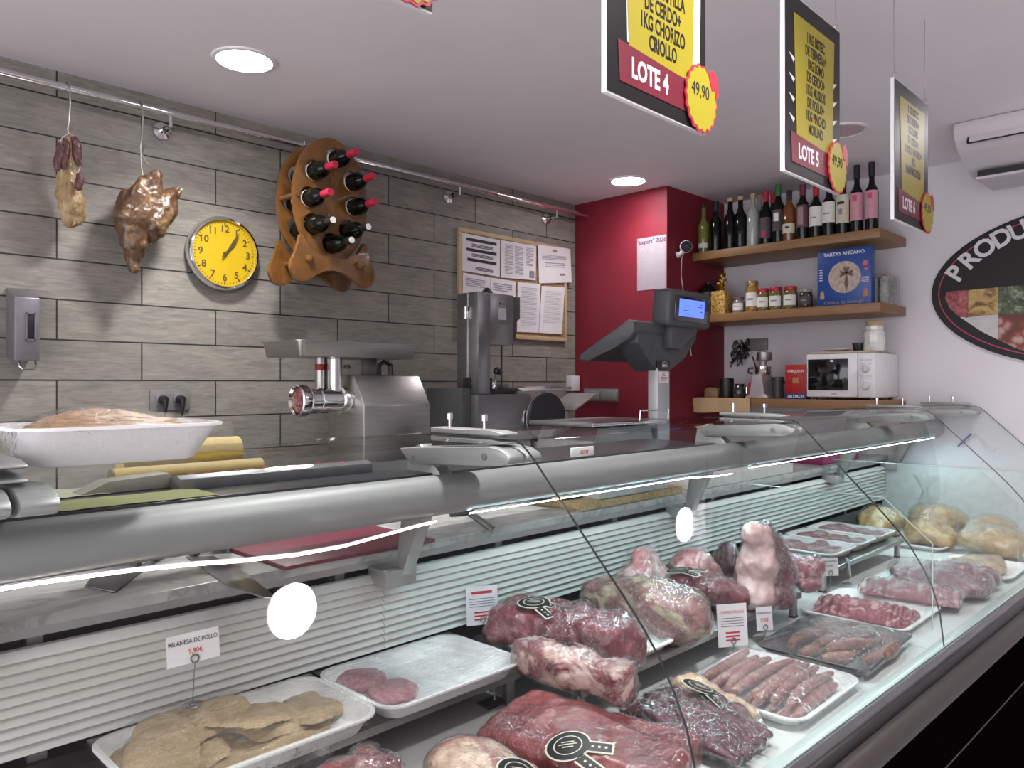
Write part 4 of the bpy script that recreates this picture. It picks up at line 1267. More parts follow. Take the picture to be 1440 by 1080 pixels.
# ------------------------------------------------------------------ oval shop sign on the end wall
os_ = thing('oval_sign', 'black oval wall sign with white lettering and food pictures', 'wall sign', (4.49, .525, 1.93))
FO = frame((4.4795, .525, 1.925), (0, -1, 0), (0, 0, 1))
flat(MB(), FO, disc(0, 0, .75, .40, 96), -.009, 0).build('panel', SIGNBLACK, os_)
rg = MB()
N = 120
a_ = rg.ring([FO @ Vector((.718 * math.cos(2 * math.pi * k / N), .370 * math.sin(2 * math.pi * k / N), .0008)) for k in range(N)])
b_ = rg.ring([FO @ Vector((.712 * math.cos(2 * math.pi * k / N), .364 * math.sin(2 * math.pi * k / N), .0008)) for k in range(N)])
for k in range(N):
    rg.b.faces.new((a_[k], a_[(k + 1) % N], b_[(k + 1) % N], b_[k]))
rg.build('red_line', plain('line_red', (.42, .03, .09), .5), os_)
SIGNW = plain('letter_white', (.70, .70, .71), .5)
for ch, (px, py), rot in (('P', (1344.5, 385), 52), ('R', (1363, 366), 44), ('O', (1385, 349.5), 36), ('D', (1409, 335), 28), ('U', (1433, 325), 22)):
    p = at(px, py, X=4.478)
    me = textmesh(ch, .122, bold=.0035, ext=.0006)
    put('letter', me, SIGNW, os_, None, frame((4.4785, p.y, p.z), (0, -1, 0), (0, 0, 1)) @ Matrix.Rotation(R(rot), 4, 'Z'))
def food(name, stops, scale, pts, vor=False):
    t = NT(name)
    v = t.coord()
    if vor:
        k = t.n('TexVoronoi')
        k.inputs['Scale'].default_value = scale
        t.l(v, k.inputs['Vector'])
        f = k.outputs['Distance']
    else:
        f = t.noise(v, scale, 5, .6, 2)
    t.bsdf(t.ramp(f, stops), .5)
    q = [at(x, y, X=4.479) for x, y in pts]
    mm = MB()
    a = mm.ring([p + Vector((-.0004, 0, 0)) for p in q])
    b = mm.ring([p + Vector((.0004, 0, 0)) for p in q])
    mm.b.faces.new(a)
    mm.b.faces.new(list(reversed(b)))
    for i in range(len(q)):
        j = (i + 1) % len(q)
        mm.b.faces.new((a[i], b[i], b[j], a[j]))
    mm.build(name, t.m, os_)
food('meat_picture', [(.35, (.20, .015, .025, 1)), (.6, (.42, .12, .12, 1)), (.7, (.6, .4, .38, 1))], 14, [(1329, 419), (1331, 411), (1340, 409), (1361, 408), (1361, 447), (1348, 445), (1336, 434)])
food('cheese_picture', [(.35, (.10, .05, .02, 1)), (.5, (.48, .30, .10, 1)), (.65, (.55, .40, .18, 1))], 7, [(1361.5, 408), (1404, 404), (1404, 441), (1361.5, 446)])
food('greens_picture', [(.35, (.02, .03, .02, 1)), (.55, (.10, .14, .07, 1)), (.72, (.4, .4, .35, 1))], 18, [(1404.5, 404), (1470, 398), (1470, 442), (1404.5, 441)])
food('ham_picture', [(.25, (.45, .30, .27, 1)), (.5, (.25, .05, .03, 1)), (.7, (.12, .03, .02, 1))], 22, [(1404.5, 441.5), (1470, 442.5), (1470, 505), (1425, 488), (1404.5, 478)], True)
food('plate_picture', [(.4, (.5, .48, .49, 1)), (.6, (.58, .56, .57, 1))], 5, [(1350, 446), (1404, 442), (1404, 478), (1380, 466)])

# ------------------------------------------------------------------ refrigerated display case
XL, XR = -.75, 4.484
JX = (.23, 1.094, 2.34, 3.66, 4.43)
dc = thing('refrigerated_display_case', 'long refrigerated meat display case with curved glass front', 'display case', (1.9, 1.1, 0))
def yl(x):                      # the sill is very slightly out of parallel with the wall
    return .646 - .0188 * (x - 1.39)
PANELBLACK = plain('front_black', (.003, .002, .0022), .95, var=.1, spec=.0)
SILL = plain('pale_sill', (.50, .58, .56), .3, coat=.3, var=.02)
BUMP = plain('bumper_brown', (.055, .046, .043), .42, var=.05, spec=.3)
def run(name, prof, mat, x0=XL, x1=XR, n=2, **kw):
    """profile (dy from sill line, z) swept along the sill"""
    m = MB()
    m.loft([[(x, yl(x) + p[0], p[1]) for p in prof] for x in (x0 + (x1 - x0) * k / n for k in range(n + 1))])
    return m.build(name, mat, dc, **kw)
run('sill', [(.004, .700), (.034, .700), (.034, .7245), (.031, .7265), (.004, .7265)], SILL)
run('front_sill_strip', [(-.013, .690), (.0035, .690), (.0035, .724), (-.004, .726), (-.013, .715)], STEEL_DARK)
run('gasket', [(-.019, .66), (-.0135, .66), (-.0135, .708), (-.019, .705)], BLACK)
bp = []
for k in range(13):
    a = R(90 - 180 * k / 12)
    bp.append((-.020 - .034 * math.cos(a), .642 + .034 * math.sin(a)))
run('bumper', [(-.0195, .676)] + bp + [(-.0195, .608)], BUMP)
run('front_panel', [(.0, .04), (.02, .04), (.02, .69), (.0, .69)], PANELBLACK)
run('panel_seam', [(-.0015, .395), (.0, .395), (.0, .40), (-.0015, .40)], BUMP)
MB().box(XL, XR, .70, 1.52, .0, .66).build('plinth_body', STEEL_DARK, dc)
DECKS = plain('deck_steel', (.44, .43, .42), .42, .1, var=.06, vscale=5)
DECKW = plain('deck_white', (.66, .70, .69), .35, var=.02)
for i, (a, b, mm) in enumerate(((XL, .42, DECKS), (.423, 1.272, DECKS), (1.275, 2.338, DECKW), (2.341, 3.4, DECKW), (3.403, XR, DECKW))):
    m = MB()
    m.loft([[(x, yl(x) + .035, .690), (x, 1.50, .690), (x, 1.50, .710), (x, yl(x) + .035, .710)] for x in (a, b)])
    m.build('deck_panel', mm, dc)
# louvred rear panel
LOUV = plain('louvre_white', (.66, .655, .63), .4, var=.02)
pz0, pz1, npz = .826, 1.003, 10
def louvres(x0, x1):
    pr = []
    st = (pz1 - pz0) / npz
    for k in range(npz):
        z = pz1 - k * st
        pr += [(1.492, z - .0004), (1.476, z - st * .62), (1.474, z - st * .80), (1.480, z - st * .98)]
    pr += [(1.505, pz0), (1.505, pz1)]
    MB().prism(pr, 'X', x0, x1).build('louvre_panel', LOUV, dc, ang=25)
for a, b in ((XL, 1.068), (1.07, 2.318), (2.32, 3.40), (3.402, XR)):
    louvres(a, b)
MB().box(XL, XR, 1.50, 1.62, .66, .80).build('rear_channel', BLACK, dc)
MB().box(XL, XR, 1.54, 1.60, .80, 1.03).build('rear_recess', BLACK, dc)
for x in (.35, .96, 1.47, 2.0, 2.62, 3.1, 3.9):
    MB().box(x, x + .025, 1.515, 1.54, .95, 1.032).box(x, x + .03, 1.51, 1.53, .70, .83).build('rear_bracket', STEEL_DARK, dc)
# marble worktop
mt = NT('grey_veined_marble')
v = mt.coord((1, 1.6, 1))
f = mt.noise(v, 3.2, 8, .62, 1.6)
vein = mt.math('ABSOLUTE', mt.math('SUBTRACT', mt.noise(mt.coord((1, 2, 1), (5, 2, 1)), 2.6, 6, .6, 2.4), .5))
mc = mt.mix(mt.ramp(vein, [(.0, (.6, .6, .6, 1)), (.05, (0, 0, 0, 1))]), mt.ramp(f, [(.3, (.33, .33, .31, 1)), (.7, (.52, .52, .495, 1))]), (.2, .2, .2, 1))
mt.bsdf(mc, .3)
MB().box(XL, XR, 1.495, 2.05, 1.034, 1.056, .003).build('marble_worktop', mt.m, dc)
MB().box(XL, XR, 1.50, 1.54, 1.018, 1.0335).build('worktop_rail', ALU, dc)
# lamp canopy: round tube under the top glass
TY, TZ, TR = 1.255, 1.214, .0425
MB().tube([(XL, TY, TZ), (XR, TY, TZ)], TR, 40).build('canopy_tube', plain('tube_satin', (.27, .275, .27), .5, .35, var=.02), dc)
MB().box(XL, 2.30, 1.315, 1.60, 1.243, 1.253, .001).build('service_shelf', plain('shelf_smoke', (.055, .06, .065), .25, .4), dc)
# struts with hinge arms and glass clamps
GLZ = 1.338
for i, x in enumerate(JX):
    st = MB()
    st.prism([(1.43, .995), (1.455, .995), (1.40, 1.30), (1.36, 1.315), (1.285, 1.25), (1.297, 1.21), (1.36, 1.145)], 'X', x - .012, x + .022, .002)
    st.box(x - .055, x + .03, 1.425, 1.50, .985, 1.022, .002)
    st.build('strut', ALU, dc)
    for s in (-1, 1):
        pr = [(1.39, 1.306), (1.10, 1.3255), (1.065, 1.321), (1.045, 1.312), (1.04, 1.303), (1.048, 1.294), (1.07, 1.289), (1.35, 1.272)]
        a = MB().prism(pr, 'X', x + s * .004, x + s * .047, .003).build('hinge_arm', ALU, dc)
        sc2 = MB().lathe([(0, 0), (.008, 0), (.007, .003 * s), (0, .003 * s)], (x + s * .0465, 1.11, 1.305), 'X', 14).lathe([(0, 0), (.005, 0), (.004, .002 * s), (0, .002 * s)], (x + s * .0465, 1.34, 1.288), 'X', 12)
        sc2.build('screw', STEEL_DARK, a)
    for nm, z0, z1 in (('upper_jaw', GLZ + .0065, GLZ + .0175), ('lower_jaw', GLZ - .0115, GLZ - .0005)):
        jp = [(1.31, z0), (1.31, z1), (1.12, z1), (1.085, z1 - .004), (1.083, z1 - .008), (1.10, z0)]
        MB().prism(jp, 'X', x - .022, x + .022, .002).build(nm, ALU, dc)
    for y in (1.16, 1.27):
        MB().lathe([(0, 0), (.0035, 0), (.0035, .018), (.007, .018), (.007, .030), (.005, .031), (.004, .027), (0, .027)], (x, y, GLZ + .0176), n=12).build('clamp_screw', CHROME, dc)
# glass panes: flat top that rolls over into the raked front
GP = [(1.385, 1.3380), (1.07, 1.3380), (1.050, 1.331), (1.030, 1.315), (1.010, 1.296), (.975, 1.259), (.945, 1.229), (.90, 1.182), (.84, 1.121), (.80, 1.080), (.758, 1.034), (.722, .988), (.694, .940), (.668, .885), (.650, .820), (.640, .724)]
def pane(x0, x1):
    m = MB()
    def pt(x, k, off):
        y, z = GP[k]
        w_ = min(1, max(0, (1.3 - z) / .57))
        y += (yl(x) - .638) * w_ * .75
        a, b = GP[max(k - 1, 0)], GP[min(k + 1, len(GP) - 1)]
        t = Vector((b[0] - a[0], b[1] - a[1])).normalized()
        nrm = Vector((t.y, -t.x))
        return (x, y + nrm.x * off, z + nrm.y * off)
    r = []
    for x in (x0, x1):
        r.append([pt(x, k, 0) for k in range(len(GP))] + [pt(x, k, -.004) for k in reversed(range(len(GP)))])
    m.loft(r, True, False, False)
    g = m.build('front_glass', GLASS, dc, ang=50)
    e = MB()
    for x in (x0, x1):
        vs = [e.ring([pt(x, k, 0), pt(x, k, -.004)]) for k in range(len(GP))]
        for p, q in zip(vs, vs[1:]):
            e.b.faces.new((p[0], p[1], q[1], q[0]))
    e.build('glass_edge', GLASS_EDGE, g, fix=False)
for a, b in ((XL, -.16), (-.16, JX[1]), (JX[1], JX[2]), (JX[2], JX[3]), (JX[3], XR)):
    pane(a + .0005, b - .0005)
# divider panes standing in the case
for x in (2.53, 3.64):
    pr = [(.718, .712), (.718, .968), (.86, 1.094), (1.46, 1.094), (1.46, .82), (.738, .82), (.738, .712)]
    dv = MB().prism(pr, 'X', x, x + .005).build('divider_pane', GLASS, dc)
    MB().tube([(x + .0025, .718, .712), (x + .0025, .718, .968)], .0016, 6).tube([(x + .0025, .718, .968), (x + .0025, .86, 1.094)], .0016, 6).tube([(x + .0025, .86, 1.094), (x + .0025, 1.46, 1.094)], .0016, 6).build('polished_edge', plain('edge_pale', (.55, .62, .6), .2), dv)
MB().box(4.40, 4.484, .62, 1.5, .70, 1.02, .004).build('end_panel', plain('end_white', (.68, .70, .70), .4), dc)
# LED strips
WARM = emitter('led_warm', (1.0, .87, .78), LED_WARM, 16)
COOL = emitter('led_cool', (.64, .93, 1.0), LED_COOL, 30)
def strip(pts, mat, hw2=.006, turn=0.0):
    m = MB()
    up = []
    for p in pts:
        x, y, z = p
        a, b = hw2 * math.cos(R(turn)), hw2 * math.sin(R(turn))
        up.append([(x, y - a, z + b), (x, y + a, z - b), (x, y + a + .0006, z - b + .0016), (x, y - a + .0006, z + b + .0016)])
    m.loft(up)
    g = m.build('light_strip', mat, dc)
    m = MB()
    a, b = 1.12 * a, 1.12 * b
    m.loft([[(x, y - a + .0007, z + b + .0018), (x, y + a + .0007, z - b + .0018), (x, y + a + .0016, z - b + .0032), (x, y - a + .0016, z + b + .0032)] for x, y, z in pts])
    m.build('strip_backing', WHITE, g)
    return g
zb = TZ - TR - .004
strip([(-.6 + .08 * k, 1.245, zb - .002) for k in range(11)] + [(.30, 1.243, zb - .001), (.42, 1.240, zb - .004), (.52, 1.236, zb - .010), (.60, 1.233, zb - .017), (.70, 1.232, zb - .023), (.80, 1.234, zb - .023), (.90, 1.238, zb - .016), (.98, 1.242, zb - .010), (1.03, 1.244, zb - .008)], WARM, .008, 26)
strip([(1.13 + .08 * k, 1.240, zb - .001) for k in range(12)] + [(2.08, 1.238, zb - .004), (2.18, 1.238, zb - .010), (2.27, 1.24, zb - .010)], COOL, .006, 14)
strip([(2.40 + .09 * k, 1.240, zb - .001) for k in range(23)], COOL, .006, 14)
# ------------------------------------------------------------------ raised steel shelves standing in the case
def A(px, py, z):
    return at(px, py, Z=z)
RTOP = .789
def riser(x0, x1, y0, y1, label, lip=.02):
    t = thing('raised_shelf', label, 'raised shelf', ((x0 + x1) / 2, (y0 + y1) / 2, .7105), 'steel shelves raised inside the case')
    m = MB().box(x0, x1, y0, y1, RTOP - .003, RTOP, .0008).box(x0, x1, y0, y0 + .002, RTOP - .016, RTOP - .003)
    m.box(x0, x0 + .002, y0, y1, RTOP - .012, RTOP - .003).box(x1 - .002, x1, y0, y1, RTOP - .012, RTOP - .003)
    m.build('shelf_plate', STEEL, t)
    for x in (x0 + .004, x1 - .028):
        for y in (y0 + .012, y1 - .036):
            MB().box(x, x + .024, y, y + .018, .7165, RTOP - .003, .002).build('leg', STEEL, t)
            MB().box(x - .001, x + .025, y - .001, y + .019, .7105, .7165, .001).build('foot', BLACK, t)
riser(.39, 1.268, 1.225, 1.468, 'raised shelf under the breaded chicken and burger trays')
riser(1.274, 2.372, 1.050, 1.468, 'raised shelf holding the wrapped beef pieces')
riser(2.70, 3.50, 1.105, 1.462, 'raised shelf holding the trays of pork chops')

# ------------------------------------------------------------------ meat tools
BEEF = meat_mat('beef', (.085, .009, .017, 1), (.21, .028, .045, 1), (.50, .32, .30, 1), .2, 10, (1, .45, 1), .3, .18, rot=(0, 0, R(25)), bump=.6)
BEEFDEEP = meat_mat('beef_deep', (.14, .009, .015, 1), (.26, .024, .032, 1), (.38, .12, .12, 1), .10, 7, (.5, 2.0, 1), .26, .07, rot=(0, 0, R(-20)), bump=.5)
MARBLED = meat_mat('marbled_beef', (.10, .012, .02, 1), (.22, .035, .045, 1), (.60, .42, .37, 1), .46, 15, (1, .6, 1), .3, .5)
FATTY = meat_mat('fat_cap', (.27, .09, .07, 1), (.42, .20, .15, 1), (.56, .41, .31, 1), .5, 10, (1, .6, 1), .3, .2, bump=.6)
ROLLM = meat_mat('rolled_beef', (.10, .04, .04, 1), (.24, .085, .09, 1), (.40, .32, .22, 1), .44, 16, (1, .45, 1), .35, .5, bump=.7)
DARKM = meat_mat('dark_beef', (.035, .012, .016, 1), (.07, .02, .026, 1), (.2, .08, .09, 1), .15, 12, rough=.22, marb=.2)
STRIPM = meat_mat('dark_strips', (.035, .008, .016, 1), (.10, .022, .038, 1), (.26, .11, .13, 1), .22, 18, (2.5, .8, 1), .22, .45, rot=(0, 0, R(30)))
PORK = meat_mat('pork_rib', (.16, .03, .045, 1), (.29, .08, .10, 1), (.56, .36, .36, 1), .36, 18, (1, 1, 1), .3, .35)
PALEPINK = meat_mat('pale_pink_meat', (.28, .06, .075, 1), (.44, .15, .16, 1), (.64, .46, .44, 1), .5, 13, (1, 1, .7), .3, .3)
CHICK = meat_mat('chicken_skin', (.38, .22, .06, 1), (.52, .36, .14, 1), (.60, .48, .28, 1), .4, 12, rough=.32, marb=.1)
SAUSF = meat_mat('fresh_sausage', (.14, .055, .038, 1), (.24, .11, .08, 1), (.34, .20, .16, 1), .3, 50, rough=.22, marb=.15, bump=.12)
CREAMY = plain('sticker_cream', (.62, .58, .48), .5)
CRUMB = NT('bread_crumb')
_v = CRUMB.coord()
CRUMB.bsdf(CRUMB.mix(CRUMB.ramp(CRUMB.noise(_v, 330, 3, .7), [(.38, (.55, .55, .55, 1)), (.55, (0, 0, 0, 1))]), CRUMB.ramp(CRUMB.noise(_v, 26, 6, .65), [(.3, (.50, .35, .18, 1)), (.7, (.70, .55, .35, 1))]), (.34, .22, .10, 1)), .75, 0, CRUMB.bump(CRUMB.noise(_v, 150, 6, .75), 1.0, .006))
CRUMB = CRUMB.m

def bvh_of(*meshes):
    vs, ps = [], []
    for me in meshes:
        b = len(vs)
        vs += [v.co.copy() for v in me.vertices]
        ps += [tuple(b + i for i in p.vertices) for p in me.polygons]
    return BVHTree.FromPolygons(vs, ps)

def fall(bv, x, y, z0):
    h = bv.ray_cast(Vector((x, y, 2)), Vector((0, 0, -1)))
    return h[0].z if h[0] is not None else z0

def rosette(t, me, c, ang, size=.05, off=.004, stiff=False):
    """printed rosette label lying on the wrap: laid along the local surface, oval first, two ribbon tails"""
    bv = bvh_of(me)
    up = Vector((0, 0, 0))
    base = Vector((0, 0, 0))
    k = 0
    for dx in (-.3, 0, .3):
        for dy in (-.3, 0, .3):
            h = bv.ray_cast(Vector((c[0] + dx * size, c[1] + dy * size, 2)), Vector((0, 0, -1)))
            if h[0] is not None:
                n_ = h[1] if h[1].z > 0 else -h[1]
                up += n_
                base += h[0]
                k += 1
    up = (up.normalized() + Vector((0, -.05, .15))).normalized()
    base /= max(1, k)
    rt = Vector((math.cos(R(ang)), math.sin(R(ang)), 0))
    rt = (rt - up * rt.dot(up)).normalized()
    fw = up.cross(rt)
    lift = 0.0                                       # a card too stiff to follow every fold: it rides on the high spots
    for k in range(36):
        for r_ in (.15, .3, .45):
            q = base + (rt * math.cos(k * .1745) + fw * math.sin(k * .1745)) * (r_ * size)
            g = bv.ray_cast(q + up * .04, -up, .09)
            if g[0] is not None:
                lift = max(lift, (g[0] - q).dot(up))
    lift = min(lift, .010)
    def P(u, v, h):
        bend = .10 * size * (u * u + v * v)
        return base + rt * (u * size) + fw * (v * size) + up * (lift * .8 + .0015 + h - bend)

    def oval(r0, r1, h, nr=4, n=36, k=.80):
        m = MB()
        m.sheet(nr, n, lambda a, b: P((r0 + (r1 - r0) * a) * math.cos(2 * math.pi * b), k * (r0 + (r1 - r0) * a) * math.sin(2 * math.pi * b), h))
        return m.mesh('m', False)
    def quad(q, h):
        m = MB()
        m.sheet(8, 6, lambda a, b: P(*(Vector(q[0]).lerp(Vector(q[1]), a).lerp(Vector(q[3]).lerp(Vector(q[2]), a), b)), h))
        return m.mesh('m', False)
    s = put('rosette_sticker', oval(0, .5, 0), CREAMY, t)
    put('oval_print', oval(0, .46, .0006), SIGNBLACK, s)
    put('oval_line', oval(.29, .315, .0011), CREAMY, s)
    for u0, u1, v in ((-.14, .14, .07), (-.2, .2, .01), (-.12, .12, -.06)):
        put('print_dash', quad([(u0, v), (u1, v), (u1, v + .025), (u0, v + .025)], .0011), CREAMY, s)
    for k in range(2):
        d0 = (1, -.18 - .75 * k)
        ln_ = math.hypot(*d0)
        dx, dy = d0[0] / ln_, d0[1] / ln_
        o = (.34 - .12 * k, -.06 - .26 * k)
        qd = lambda a0, a1, b0, b1: [(o[0] + dx * a - dy * b, o[1] + dy * a + dx * b) for a, b in ((a0, b0), (a1, b0), (a1, b1), (a0, b1))]
        put('ribbon_tail', quad(qd(0, .62, -.15, .15), -.0006), CREAMY, s)
        put('ribbon_print', quad(qd(.0, .585, -.11, .11), .0), SIGNBLACK, s)
        for j in range(3):
            put('ribbon_dot', quad(qd(.16 + .14 * j, .21 + .14 * j, -.025, .025), .0005), CREAMY, s)

def pack(name, label, cat, shapes, mat, floor, seed=0, vox=.007, smooth=3, disp=((11, .016), (34, .006), (90, .0018)), wrap=((24, .011), (70, .004)), group=None, film=None):
    me = organic(shapes, vox, smooth, disp, floor, seed)
    n = len(me.vertices)
    c = sum((v.co for v in me.vertices), Vector()) / max(1, n)
    t = thing(name, label, cat, (c.x, c.y, floor), group)
    put('meat', me.copy(), mat, t, ang=80)
    if wrap:
        sh = shell(me, .002, wrap, seed + 3)
        put('plastic_wrap', sh.copy(), film or FILM, t, ang=80)
        return t, sh
    return t, me

def film_over(t, x0, x1, y0, y1, rim, contents, label=None, drop=.020, nx=44, ny=34, amp=.0022, rz=0, mat=None, lift=.005):
    """stretched film: a membrane over the rim and whatever sticks up through it"""
    bv = bvh_of(*contents) if contents else None
    cx, cy = (x0 + x1) / 2, (y0 + y1) / 2
    ca, sa = math.cos(R(rz)), math.sin(R(rz))
    X = np.linspace(x0, x1, nx)
    Y = np.linspace(y0, y1, ny)
    ob = np.full((nx, ny), -9.0)
    pos = {}
    for i in range(nx):
        for j in range(ny):
            dx, dy = X[i] - cx, Y[j] - cy
            p = (cx + ca * dx - sa * dy, cy + sa * dx + ca * dy)
            pos[i, j] = p
            if bv is not None:
                ob[i, j] = fall(bv, p[0], p[1], -9) + lift
    if bv is not None:                                # keep clear of steep sides
        o2 = ob.copy()
        o2[1:, :] = np.maximum(o2[1:, :], ob[:-1, :])
        o2[:-1, :] = np.maximum(o2[:-1, :], ob[1:, :])
        ob = o2.copy()
        ob[:, 1:] = np.maximum(ob[:, 1:], o2[:, :-1])
        ob[:, :-1] = np.maximum(ob[:, :-1], o2[:, 1:])
    h = np.full((nx, ny), rim + .001)
    h = np.maximum(h, ob)
    for _ in range(260):
        g = h.copy()
        g[1:-1, 1:-1] = .25 * (h[:-2, 1:-1] + h[2:, 1:-1] + h[1:-1, :-2] + h[1:-1, 2:]) - .00002
        h = np.maximum(g, ob)
        h[0, :] = h[-1, :] = rim + .001
        h[:, 0] = h[:, -1] = rim + .001
    m = MB()
    def P(i, j, out=0.0, dz=0.0):
        x, y = pos[i, j]
        x, y = cx + (x - cx) * (1 + out), cy + (y - cy) * (1 + out)
        k = 2 * amp * (1 - abs(2 * i / (nx - 1) - 1) ** 6) * (1 - abs(2 * j / (ny - 1) - 1) ** 6)
        return (x, y, h[i, j] + dz + k * max(0, noise.noise(Vector((x * 40, y * 14, .3)))))
    g = [[m.b.verts.new(P(i, j)) for j in range(ny)] for i in range(nx)]
    for i in range(nx - 1):
        for j in range(ny - 1):
            m.b.faces.new((g[i][j], g[i + 1][j], g[i + 1][j + 1], g[i][j + 1]))
    edge = [(i, 0) for i in range(nx)] + [(nx - 1, j) for j in range(1, ny)] + [(i, ny - 1) for i in range(nx - 2, -1, -1)] + [(0, j) for j in range(ny - 2, 0, -1)]
    lo = [m.b.verts.new(P(i, j, .006 + .004 * noise.noise(Vector((i * .7, j * .7, 0))), -drop * (.7 + .3 * noise.noise(Vector((i * .4, j * .4, 2)))))) for i, j in edge]
    n = len(edge)
    for k in range(n):
        a, b = edge[k], edge[(k + 1) % n]
        m.b.faces.new((g[b[0]][b[1]], g[a[0]][a[1]], lo[k], lo[(k + 1) % n]))
    return m.build('plastic_wrap', mat or FILM_FLAT, t, ang=80, fix=False)

def foam_tray(x0, x1, y0, y1, zb, zr, label, cat='tray', mat=None, rz=0, flare=.02, lip=.010, r=.03, group=None, name='foam_tray'):
    t = thing(name, label, cat, ((x0 + x1) / 2, (y0 + y1) / 2, zb), group)
    tray_shape(x0, x1, y0, y1, zb, zr, flare, .004, lip, r, 6, rz).build('tray', mat or FOAM, t)
    return t

# ------------------------------------------------------------------ breaded chicken and burgers
mil = foam_tray(.425, .866, 1.19, 1.466, RTOP + .0006, .829, 'white tray of breaded chicken cutlets under film')
def cutlet(cx, cy, z, rx, ry, rot, tilt=(0, 0), seed=0, th=.010, bend=.0, zmin=.7968):
    m = MB()
    n, nr = 64, 12
    rnd = random.Random(seed)
    ph = [rnd.uniform(0, 6.28) for _ in range(5)]
    def rad(a):
        return 1 + .10 * math.sin(2 * a + ph[0]) + .07 * math.sin(3 * a + ph[1]) + .04 * math.sin(5 * a + ph[2]) + .03 * math.sin(9 * a + ph[3]) + .02 * math.sin(17 * a + ph[4])
    def P(k, j, top):
        a = 2 * math.pi * j / n
        q = k / nr
        r_ = rad(a) * q
        u, v = rx * r_ * math.cos(a), ry * r_ * math.sin(a)
        x, y = cx + u * math.cos(R(rot)) - v * math.sin(R(rot)), cy + u * math.sin(R(rot)) + v * math.cos(R(rot))
        zz = z + tilt[0] * u + tilt[1] * v - bend * q * q + .008 * noise.noise(Vector((x * 20 + seed, y * 20, 0))) + .004 * noise.noise(Vector((x * 60 + seed, y * 60, 0)))
        e = th * (math.sqrt(max(0, 1 - q ** 6)))
        zz = max(zz, zmin)
        return (x, y, zz + (e if top else 0) + (.0020 if top else .0) * noise.noise(Vector((x * 190, y * 190, seed))))
    rings = [[P(k, j, False) for j in range(n)] for k in range(1, nr + 1)] + [[P(k, j, True) for j in range(n)] for k in range(nr - 1, 0, -1)]
    m.loft(rings)
    return m.mesh()
rc = random.Random(11)
cut = [(.50, 1.30, .801, .07, .09, 10, (0, 0), 1), (.60, 1.28, .802, .085, .07, -20, (0, 0), 2), (.72, 1.29, .802, .075, .075, 30, (0, 0), 3), (.80, 1.36, .803, .055, .08, 15, (.03, 0), 8), (.53, 1.40, .804, .085, .055, 5, (0, 0), 11), (.67, 1.40, .804, .08, .05, 0, (0, 0), 12),
       (.54, 1.33, .820, .10, .085, 25, (.05, .08), 4), (.69, 1.34, .818, .09, .07, -8, (-.10, .04), 5), (.50, 1.31, .834, .065, .095, -15, (.10, .10), 6), (.575, 1.375, .842, .10, .07, 12, (.05, .06), 7), (.65, 1.33, .836, .06, .08, 40, (-.22, .0), 9), (.77, 1.32, .816, .06, .065, 70, (-.1, .05), 14)]
cms = []
for k, q in enumerate(cut):
    me = cutlet(*q[:7], seed=q[7])
    c = tag(put('breaded_cutlet', me.copy(), CRUMB, None, ang=60), 'breaded chicken cutlet in the pile on the film-covered tray', 'breaded chicken', 'breaded cutlets on the tray')
    cms.append(me)
film_over(mil, .428, .863, 1.193, 1.463, .829, cms)
q0 = A(398, 1058, .80)
MB().sheet(18, 10, lambda u, v: (q0.x + (u - .5) * .12 + .012 * noise.noise(Vector((u * 5, v * 5, 1))), 1.186 - .012 * v - .02 * noise.noise(Vector((u * 6, v * 4, 7))), .822 - .07 * v * (1 - .5 * abs(2 * u - 1)) + .014 * noise.noise(Vector((u * 7, v * 6, 3))))).build('loose_film', FILM, mil, ang=80)
bur = foam_tray(.872, 1.262, 1.19, 1.470, RTOP + .0006, .826, 'white tray with two pink burgers and much empty space')
BURG = meat_mat('burger_mince', (.44, .10, .15, 1), (.62, .22, .27, 1), (.74, .44, .48, 1), .4, 90, rough=.4, marb=.25, bump=.9)
bms = []
for k, (px, py, z, lab) in enumerate(((508, 952, .812, 'pink burger patty nearer the breaded chicken tray'), (552, 968, .812, 'pink burger patty nearest the tray rim facing the shop'))):
    p = A(px, py, z)
    m = MB()
    pr = [(0, 0), (.045, 0), (.053, .006), (.053, .015), (.046, .021), (0, .022)]
    n = 40
    rings = []
    for r_, h in pr:
        rings.append([(p.x + r_ * math.cos(2 * math.pi * j / n) * (1 + .03 * math.sin(3 * j)), p.y + r_ * math.sin(2 * math.pi * j / n) * (1 + .03 * math.cos(4 * j)), RTOP + .0055 + .0 + h + .0012 * math.sin(7 * j)) for j in range(n)])
    me = m.loft(rings).mesh()
    tag(put('burger_patty', me.copy(), BURG, None, ang=60), lab, 'burger', 'burgers on the tray')
    bms.append(me)
film_over(bur, .875, 1.259, 1.193, 1.467, .826, bms, amp=.004)

# ------------------------------------------------------------------ beef on the middle raised shelf
wt = foam_tray(1.318, 1.655, 1.045, 1.34, RTOP + .0006, .816, 'white foam tray sticking out from under the labelled beef joint', flare=.016, r=.02)
t, sh = pack('beef_joint', 'wrapped red beef joint with rosette label on the white foam tray', 'beef', [('s', (1.42, 1.225, .850), (.078, .185, .050), 12), ('b', (1.465, 1.055, .838), (.06, .04, .044))], BEEF, RTOP + .008, 1)
rosette(t, sh, (1.385, 1.29, .9), -62, .085)
t, sh = pack('beef_ribs', 'bone-in beef piece with cream fat overhanging the shelf corner', 'beef', [('s', (1.272, 1.075, .833), (.040, .155, .041), 4)], MARBLED, RTOP + .0015, 4, disp=((14, .012), (50, .004), (120, .0015)))
t, sh = pack('rolled_beef', 'rolled beef joint with yellowish fat and open cut end', 'beef', [('t', [A(845, 838, .85), A(900, 848, .858), A(950, 862, .862), A(968, 868, .862)], [.055, .068, .074, .066])], ROLLM, RTOP + .001, 6, disp=((9, .014), (40, .004)), wrap=((20, .012), (60, .003)))
